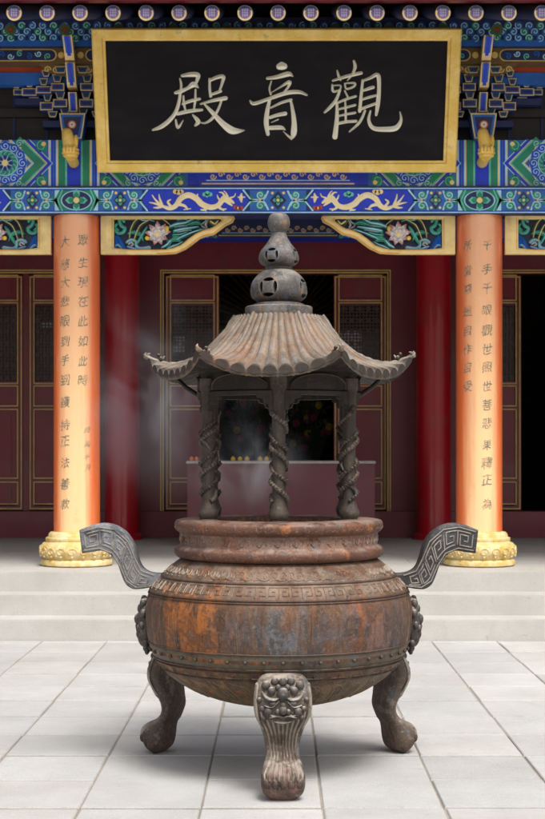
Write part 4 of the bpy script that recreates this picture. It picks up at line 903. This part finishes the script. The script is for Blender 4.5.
# legs
RG = [(.60, .57, .572, .09), (.655, .57, .562, .16), (.69, .58, .545, .215), (.715, .600, .51, .252), (.730, .625, .455, .268), (.732, .635, .405, .262), (.718, .625, .36, .232), (.695, .610, .31, .196), (.676, .598, .262, .170), (.678, .612, .218, .158),
      (.708, .626, .186, .160), (.768, .645, .160, .180), (.800, .655, .128, .198), (.804, .660, .098, .204), (.796, .668, .062, .200), (.775, .682, .030, .178), (.752, .705, .010, .13), (.742, .718, .0, .10)]
def leg(az, label):
    ca, sa = cos(az), sin(az)
    def T(r, s_, h): return bw((r*sa+s_*ca, -r*ca+s_*sa, h))
    m = M(); rg = crom(RG, 4); rows = []
    for (ro, ri, h, w) in rg:
        c = (ro+ri)/2; a_ = (ro-ri)/2; row = []
        for j in range(32):
            t = 2*pi*j/32; ct, st_ = cos(t), sin(t)
            e = .72; row.append(T(c+a_*math.copysign(abs(ct)**e, ct), w/2*math.copysign(abs(st_)**e, st_), h))
        rows.append(row)
    m.grid(rows, 'leg', cu=True); m.add(rows[-1], [tuple(range(32))], 'leg')
    def F_(u, v, d):                                        # outer face of the leg
        for i in range(len(rg)-1):
            if rg[i+1][2] <= v: break
        A_, B_ = rg[i], rg[i+1]; t = max(0, min(1, (A_[2]-v)/max(1e-6, A_[2]-B_[2])))
        ro, ri, w = [A_[q]+(B_[q]-A_[q])*t for q in (0, 1, 3)]; c = (ro+ri)/2; a_ = (ro-ri)/2
        x = max(-.97, min(.97, u/(w/2))); ct = (1-abs(x)**(2/.72))**(.36)
        return T(c+a_*ct+d, u, v)
    for k in range(-4, 5):                                  # mane strands running down the shin to the paw
        m.stroke([(k*.024, .36, .012), (k*.0165, .29, .014), (k*.0145, .21, .013), (k*.018, .165, .015), (k*.022, .13, .018), (k*.021, .10, .010)], .012, F_, 0, 'leg', 4, .009, -.003)
    for s_ in (-1, 1):
        m.stroke([(s_*.118, .52, .018), (s_*.125, .45, .02), (s_*.118, .38, .018), (s_*.085, .31, .014)], .016, F_, 0, 'leg', 4, .014, -.004)
        m.stroke([(s_*.10, .40, .012), (s_*.092, .35, .012), (s_*.07, .30, .010)], .012, F_, 0, 'leg', 4, .012, -.004)
    for k in range(-2, 3): m.ball(F_(k*.036, .085, -.012), .022, 'leg', 12, 8, (1, 1, 1.25))
    o = m.build('leg', B, 60, label=label)
    m = M()                                                 # lion face
    def b(u, v, r, d=0, sc_=(1, 1, 1)): m.ball(F_(u, v, d), r, 'mask', 14, 9, sc_)
    for u, v, r in ((0, .535, .020), (-.037, .537, .019), (.037, .537, .019), (-.078, .520, .021), (.078, .520, .021), (-.022, .512, .014), (.022, .512, .014), (-.052, .497, .019), (.052, .497, .019), (0, .483, .030)): b(u, v, r, .004)
    for s_ in (-1, 1):
        m.stroke([(s_*.095, .492, .008), (s_*.075, .466, .018), (s_*.040, .458, .018), (s_*.018, .468, .010)], .02, F_, .002, 'mask', 4, .020, -.004)
        b(s_*.045, .440, .016, .0, (1.3, 1, .8)); b(s_*.068, .405, .020); b(s_*.095, .415, .013); b(s_*.024, .404, .013, .008); b(s_*.088, .372, .014); b(s_*.108, .455, .013)
        m.stroke([(s_*.02, .452, .010), (s_*.05, .425, .010), (s_*.085, .432, .008)], .01, F_, .002, 'mask', 3, .012, -.004)
        m.stroke([(s_*.06, .375, .010), (s_*.05, .385, .012), (s_*.085, .395, .008)], .01, F_, .002, 'mask', 3, .012, -.004)
    b(0, .412, .020, .012); b(0, .435, .012, .010)
    m.stroke([(-.055, .378, .012), (-.025, .385, .016), (0, .380, .018), (.025, .385, .016), (.055, .378, .012)], .016, F_, .006, 'mask', 4, .016, -.004)
    m.stroke([(-.04, .358, .012), (0, .352, .020), (.04, .358, .012)], .016, F_, .006, 'mask', 4, .014, -.004)
    m.build('lion_face', o, 60)
leg(radians(1.5), 'front leg facing the viewer'); leg(radians(120), 'rear leg at the right'); leg(radians(240), 'rear leg at the left')
# handles
def handle(s):
    k = .005087
    def Q(zx, zy): return ((75+zx/6.07-279.5)*k*-s*.982, EYE+(YV-515-zy/6.07)*k)
    topc = [(25, 85), (90, 60), (160, 47), (230, 57), (300, 97), (350, 165), (375, 240), (397, 300), (435, 335), (500, 350), (640, 352)]
    botc = [(42, 225), (105, 217), (165, 210), (220, 238), (258, 290), (280, 350), (307, 408), (350, 438), (405, 438), (500, 424), (640, 420)]
    tp = crom([Q(*p) for p in topc], 5); bt = crom([Q(*p) for p in botc], 5); hd = .058; m = M(); ch = .008
    n = len(tp)
    def ins(i, t): a, b = tp[i], bt[i]; return (a[0]+(b[0]-a[0])*t, a[1]+(b[1]-a[1])*t)
    rows = []
    for i in range(n):
        a0, a1, b1, b0 = ins(i, 0), ins(i, .07), ins(i, .93), ins(i, 1); r = []
        r += [bw((a0[0], -hd+ch, a0[1])), bw((a1[0], -hd, a1[1])), bw((b1[0], -hd, b1[1])), bw((b0[0], -hd+ch, b0[1])), bw((b0[0], hd-ch, b0[1])), bw((b1[0], hd, b1[1])), bw((a1[0], hd, a1[1])), bw((a0[0], hd-ch, a0[1]))]
        rows.append(r)
    m.grid(rows, 'handle', cu=True); m.add(rows[0], [tuple(range(8))], 'handle'); m.add(rows[-1], [tuple(range(8))], 'handle')
    o = m.build('handle', B, 40, label='handle curling up to the '+('left' if s > 0 else 'right'))
    m = M()
    for sg in (-1, 1):
        def H_(u, v, d):                                    # u along 0..1, v across 0..1
            x = max(0, min(.9999, u))*(n-1); i = int(x); f = x-i; a = ins(i, v); b = ins(min(i+1, n-1), v)
            return bw((a[0]+(b[0]-a[0])*f, sg*(hd+d), a[1]+(b[1]-a[1])*f))
        def st(pts, w=.03):
            # ribbon in (u,v) space, widths set from the real size
            q = [H_(u, v, 0) for u, v in pts]
            dense = []
            for (u0, v0), (u1, v1) in zip(pts, pts[1:]):
                for t in range(6): dense.append((u0+(u1-u0)*t/6, v0+(v1-v0)*t/6))
            dense.append(pts[-1]); pl = [H_(u, v, .001) for u, v in dense]
            m.tube(pl, .0032, 'handle_edge', 6)
        st([(.03, .12), (.88, .12)]); st([(.03, .90), (.88, .90)])
        N = 6
        for q in range(N):
            a = .05+q*.80/N; w = .80/N
            pts = [(0, .26), (0, .78), (.82, .78), (.82, .38), (.28, .38), (.28, .60), (.55, .60)]
            if q % 2: pts = [(x, 1.04-y) for x, y in pts]
            st([(a+x*w, y) for x, y in pts])
            st([(a+.14*w, .26 if not q % 2 else .78), (a+.97*w, .26 if not q % 2 else .78)])
    m.build('fret_line', o)
handle(1); handle(-1)
# beast masks on the sides
for s in (-1, 1):
    m = M(); cx = s*.672
    def b(dx, dy, z, r, sc_=(.8, 1.15, 1.1)): m.ball(bw((cx+s*(dx*.85-.004), dy, z)), r*.92, 'mask', 14, 9, sc_)
    b(.0, 0, .73, .075, (.65, 1.35, 1.9)); b(.015, 0, .66, .045, (.8, 1.2, 1.3))
    for dx, dy, z, r in ((.015, 0, .845, .022), (.015, -.05, .83, .024), (.015, .05, .83, .024), (.03, -.02, .80, .027), (.03, .02, .80, .027), (.01, -.085, .78, .024), (.01, .085, .78, .024), (.035, -.035, .765, .022), (.035, .035, .765, .022),
                         (.05, 0, .745, .028), (.048, 0, .71, .022), (.04, -.04, .70, .022), (.04, .04, .70, .022), (.02, -.08, .72, .022), (.02, .08, .72, .022), (.04, 0, .67, .026), (.025, -.04, .655, .020), (.025, .04, .655, .020), (.02, 0, .63, .024),
                         (.0, -.06, .63, .022), (.0, .06, .63, .022), (.005, 0, .60, .02), (-.005, -.03, .585, .016), (-.005, .03, .585, .016)): b(dx, dy, z, r)
    m.build('lion_mask', B, 60, label='lion mask on the '+('left' if s < 0 else 'right')+' flank')
# posts with coiled dragons
for k in range(6):
    az = radians(60*k); cx, cy = BX+.400*sin(az)*1.0, BY-.400*cos(az); m = M()
    m.lathe([(.036, 1.250), (.050, 1.253), (.040, 1.262), (.046, 1.27), (.050, 1.288), (.050, 1.300), (.041, 1.318), (.036, 1.335), (.031, 1.35), (.031, 1.6), (.034, 1.88), (.042, 1.90), (.044, 1.95)], 'post', (cx, cy), 28)
    o = m.build('post', B, 50)
    m = M(); n = 170; ph = k*.9+.6
    for strand in (0, 1):
        pts = []; rad = []
        for q in range(n):
            t = q/(n-1); a = ph+strand*pi+t*2*pi*2.6*(1 if k % 2 else -1); r = .036+.003*sin(q*.4+strand*2)
            pts.append((cx+r*cos(a), cy+r*sin(a), 1.35+t*(.44-.05*strand))); rad.append((.0115 if strand == 0 else .0075)+.0022*sin(q*1.9))
        m.tube(pts, rad, 'post', 8)
        for q in range(0, n, 4):                            # dorsal spines
            p = pts[q]; a = atan2(p[1]-cy, p[0]-cx); m.ball((p[0]+.008*cos(a), p[1]+.008*sin(a), p[2]+.004), .006, 'post', 6, 4)
        if strand == 0:
            for q in (30, 75, 115):
                p = pts[q]; a = atan2(p[1]-cy, p[0]-cx)+.9
                m.tube([p, (cx+.042*cos(a), cy+.042*sin(a), p[2]-.02), (cx+.037*cos(a+.4), cy+.037*sin(a+.4), p[2]-.045)], [.009, .007, .004], 'post', 7)
            p = pts[-1]; m.ball((p[0], p[1], p[2]+.01), .018, 'post', 10, 7, (1, 1, 1.2)); m.ball((p[0], p[1]-.012, p[2]-.004), .010, 'post', 8, 6)
    m.build('coiled_dragon', o, 60)
# frieze under the roof
m = M(); n = 96
rows = [[bw((r*sin(2*pi*j/n), -r*cos(2*pi*j/n), h)) for j in range(n)] for r, h in ((.375, 1.865), (.415, 1.865), (.415, 1.885), (.402, 1.89), (.402, 1.975), (.43, 1.985), (.43, 2.02), (.375, 2.02))]
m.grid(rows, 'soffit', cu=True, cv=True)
for k in range(6):
    for s_ in (-1, 1):
        c0 = radians(60*k)
        fnc = lambda u, v, d: bw(((.405+d)*sin(c0+u/.405), -(.405+d)*cos(c0+u/.405), v))
        m.prism([(s_*.03, 1.868), (s_*.11, 1.868), (s_*.105, 1.85), (s_*.075, 1.845), (s_*.07, 1.825), (s_*.05, 1.818), (s_*.045, 1.795), (s_*.03, 1.79)], fnc, -.012, .012, 'soffit')
    c1 = radians(60*k+30); fnd = lambda u, v, d: bw(((.404+d)*sin(c1+u/.404), -(.404+d)*cos(c1+u/.404), v))
    pl = crom([(-.155, 1.895), (-.15, 1.925), (-.10, 1.955), (0, 1.968), (.10, 1.955), (.15, 1.925), (.155, 1.895)], 4)
    for q in range(len(pl)-1):
        a, b_ = pl[q], pl[q+1]; m.add([fnd(a[0], 1.895, .008), fnd(b_[0], 1.895, .008), fnd(b_[0], b_[1], .008), fnd(a[0], a[1], .008)], [(0, 1, 2, 3)], 'soffit')
    m.stroke(pl, .012, fnd, .009, 'post', 0, .006, 0)
m.lathe([(.02, 1.995), (.50, 1.995), (.50, 2.005), (.02, 2.005)], 'soffit', (BX, BY), 48)
m.build('frieze', B, 40)
# little roof
PH = radians(-4.2)
def lerp(tab, s):
    for (a, b), (c, d) in zip(tab, tab[1:]):
        if s <= c: return b+(d-b)*(s-a)/(c-a)
    return tab[-1][1]
def smooth_tab(tab): return crom(tab, 6)
HM = smooth_tab([(0, 2.268), (.25, 2.160), (.5, 2.065), (.75, 2.008), (1, 1.968)]); HR = smooth_tab([(0, 2.268), (.22, 2.125), (.42, 2.062), (.64, 2.026), (.82, 2.028), (1, 2.058)])
NL = 9
def roofpt(face, u, s, lift=0):                            # u in -1..1 along a face, s 0 top .. 1 eave
    c = abs(u); th = PH+radians(60*face)
    wC = c**2.6; tap = .22*(1-s)
    half = .335*(s**1.0)*(1) + (1-s)*.115; out = .22*cos(u*radians(30))*(1-s)+.582*s
    x = u*half*1.0; 
    h = lerp(HM, s)*(1-wC)+lerp(HR, s)*wC
    flare = 1.0
    X, Y = x*flare, out*flare
    lob = abs(sin(pi*(u+1)/2*NL)); dl = .026*(lob**.7)*(.35+.65*s)
    h += dl + lift
    if s > .985: h -= .0
    return bw((Y*sin(th)+X*cos(th), -Y*cos(th)+X*sin(th), h)), lob
m = M(); NU = NL*8; NS = 16; d = M()
for f in range(6):
    rows = []
    for i in range(NS+1):
        s = i/NS; rows.append([roofpt(f, -1+2*j/NU, s)[0] for j in range(NU+1)])
    # eave drip: scalloped tile ends
    rows.append([(lambda p: (p[0][0], p[0][1], p[0][2]-.010-.030*p[1]))(roofpt(f, -1+2*j/NU, 1)) for j in range(NU+1)])
    low = []
    for i in range(NS+1):
        s = 1-i/NS; low.append([(lambda p: (BX+(p[0][0]-BX)*.985, BY+(p[0][1]-BY)*.985, p[0][2]-.024*p[1]-.028))(roofpt(f, -1+2*j/NU, s)) for j in range(NU+1)])
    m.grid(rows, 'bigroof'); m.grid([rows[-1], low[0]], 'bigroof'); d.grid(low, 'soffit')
for f in range(6):                                         # hip ridges with curled tips
    th = PH+radians(60*f+30); pts = []; rad = []
    for i in range(22):
        s = i/21; r = .22+(.668-.22)*s; pts.append(bw((r*sin(th), -r*cos(th), lerp(HR, s)+.012))); rad.append(.010+.0035*(i % 2))
    m.tube(pts, rad, 'bigroof', 8)
    p = Vector(pts[-1]); o_ = Vector((sin(th), -cos(th), 0)); si = Vector((cos(th), sin(th), 0))
    m.tube([p, p+o_*.010+Vector((0, 0, .006)), p+o_*.015+Vector((0, 0, .016)), p+o_*.008+Vector((0, 0, .027))], [.012, .010, .007, .003], 'bigroof', 8)
    m.tube([p+o_*.005+Vector((0, 0, .01)), p+o_*.0-si*.012+Vector((0, 0, .018)), p-o_*.012-si*.015+Vector((0, 0, .022))], [.008, .006, .003], 'bigroof', 6)
    m.tube([p+o_*.004, p+o_*.016+Vector((0, 0, -.002)), p+o_*.022+Vector((0, 0, .006))], [.007, .004, .002], 'bigroof', 6)
ro = m.build('roof', B, 50, label='small six sided roof of ribbed tiles with upturned corners')
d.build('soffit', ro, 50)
for f in range(6):
    th = PH+radians(60*f+30); m = M(); c = bw((.60*sin(th), -.60*cos(th), lerp(HR, .84)+.03)); k = Vector((sin(th), -cos(th), 0))
    c = Vector(c); m.ball(c, .013, 'bigroof', 9, 6, (1, 1, 1.2)); m.ball(c+k*.012+Vector((0, 0, .02)), .010, 'bigroof', 9, 6); m.tube([c-k*.008, c-k*.02+Vector((0, 0, .018))], [.007, .003], 'bigroof', 6)
    m.build('ridge_beast', ro, 60)
    if f not in (1, 4): continue
    m = M(); a = Vector(bw((.54*sin(th), -.54*cos(th), 1.985))); b_ = Vector(bw((.40*sin(th), -.40*cos(th), 1.87)))
    m.tube([a, (a+b_)/2+Vector((0, 0, -.012)), b_], [.008, .012, .012], 'soffit', 8); m.build('strut', B, 60)
# finial (double gourd) with coin-shaped openings cut through
outer = [(.02, 2.262), (.168, 2.262), (.170, 2.268), (.170, 2.318), (.164, 2.324), (.130, 2.326), (.128, 2.336), (.116, 2.340), (.104, 2.346), (.112, 2.352)] + \
    crom([(.112, 2.352), (.136, 2.370), (.144, 2.402), (.136, 2.446), (.108, 2.484), (.076, 2.508)], 5) + [(.068, 2.510), (.070, 2.516), (.066, 2.524), (.070, 2.530)] + \
    crom([(.070, 2.530), (.094, 2.544), (.102, 2.570), (.092, 2.604), (.066, 2.638), (.045, 2.672), (.036, 2.70)], 5) + crom([(.037, 2.70), (.050, 2.718), (.057, 2.745), (.050, 2.778), (.03, 2.797), (.0001, 2.803)], 5)
m = M(); m.lathe(outer, 'finial', (BX, BY), 72)
inner = [(.0001, 2.36)] + crom([(.09, 2.365), (.118, 2.38), (.128, 2.404), (.119, 2.444), (.092, 2.478), (.05, 2.50)], 4) + [(.045, 2.53)] + crom([(.055, 2.54), (.078, 2.554), (.086, 2.572), (.076, 2.602), (.05, 2.632), (.0001, 2.655)], 4)
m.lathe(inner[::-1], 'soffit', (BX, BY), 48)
fo = m.build('finial', B, 45)
cm = M()
for (h, rb, cr) in ((2.412, .05, .037), (2.576, .03, .028)):
    for k in range(4):
        az = radians(90*k-23)
        fnk = lambda u, v, d: bw((d*sin(az)+u*cos(az), -d*cos(az)+u*sin(az), h+v))
        for q in range(4):
            a = q*pi/2; L_ = cr*.78; Wd = cr*.36; ca, sa = cos(a), sin(a)
            lens = [(cr*.95+Wd*sin(pi*t/8), L_*cos(pi*t/8)) for t in range(9)]+[(cr*.95-Wd*.55*sin(pi*t/8), -L_*cos(pi*t/8)) for t in range(1, 8)]
            cm.prism([(x*ca-y*sa, x*sa+y*ca) for x, y in lens], fnk, .045, .2, 'finial')
bmx = bmesh.new()
for v in cm.v: bmx.verts.new(Vector(v)-B.location)
bmx.verts.ensure_lookup_table()
for f in cm.f:
    try: bmx.faces.new([bmx.verts[q] for q in f])
    except ValueError: pass
bmesh.ops.remove_doubles(bmx, verts=bmx.verts, dist=1e-6); bmesh.ops.recalc_face_normals(bmx, faces=bmx.faces)
cme = bpy.data.meshes.new('cut'); bmx.to_mesh(cme); bmx.free(); co = bpy.data.objects.new('cut', cme); C.objects.link(co); co.parent = B
bf = bmesh.new(); bf.from_mesh(fo.data); bmesh.ops.remove_doubles(bf, verts=bf.verts, dist=1e-5); bmesh.ops.recalc_face_normals(bf, faces=bf.faces); bf.to_mesh(fo.data); bf.free()
md = fo.modifiers.new('b', 'BOOLEAN'); md.operation = 'DIFFERENCE'; md.object = co; md.solver = 'EXACT'; md.use_self = True; md.use_hole_tolerant = True
dg = bpy.context.evaluated_depsgraph_get(); nm = bpy.data.meshes.new_from_object(fo.evaluated_get(dg)); fo.modifiers.clear(); fo.data = nm; nm.name = 'finial'
bpy.data.objects.remove(co)
for md_, n in ((fo.data, 'finial'),): md_.set_sharp_from_angle(angle=radians(40))

# ------------------------------------------------------------------ incense smoke
def smoke(name, pts, label, dens, scale):
    m = M(); bm = bmesh.new(); bmesh.ops.create_icosphere(bm, subdivisions=3, radius=1)
    (c, r) = pts
    for v in bm.verts:
        v.co = Vector((c[0]+v.co.x*r[0], c[1]+v.co.y*r[1], c[2]+v.co.z*r[2]))
    MT['_s'] = None
    g = G(name+' volume'); g.t.nodes.remove(g.b)
    tc = g.n('TexCoord'); mp = g.n('Mapping', {'Vector': tc.outputs['Object'], 'Scale': (1/r[0], 1/r[1], 1/r[2])})
    ln = g.n('VectorMath', {0: mp.outputs[0]}, operation='LENGTH').outputs['Value']; fall = g.math('POWER', g.ramp(ln, 1, .0), 1.5)
    n = g.n('TexNoise', {'Vector': g.n('Mapping', {'Vector': tc.outputs['Object'], 'Scale': (1, .6, .7), 'Rotation': (0, .6, 0)}).outputs[0], 'Scale': scale, 'Detail': 4, 'Roughness': .55, 'Distortion': 1.2}).outputs[0]
    de = g.math('MULTIPLY', g.math('MULTIPLY', fall, g.ramp(n, .43, .68)), dens)
    vol = g.n('VolumePrincipled', {'Color': (.86, .90, .98), 'Density': de, 'Anisotropy': 0.2}); g.t.links.new(vol.outputs[0], g.o.inputs['Volume'])
    MT['_s'] = g.m; o = bpy.data.objects.new(name, None); bpy.data.objects.remove(o)
    m.bm(bm, '_s'); p = Vector(c)
    me = bpy.data.meshes.new(name); me.from_pydata([tuple(Vector(v)-p) for v in m.v], [], m.f); me.materials.append(g.m)
    o = bpy.data.objects.new(name, me); C.objects.link(o); o.location = p; tag(o, label, 'smoke', None, 'stuff'); return o
smoke('smoke', ((-.80, 9.3, 1.95), (.85, .8, .85)), 'thin blue smoke drifting left of the burner', 1.0, 2.3)
smoke('smoke', ((-.20, 8.9, 1.50), (.50, .6, .35)), 'pale smoke curling above the burner rim in front of the altar', 1.7, 2.6)
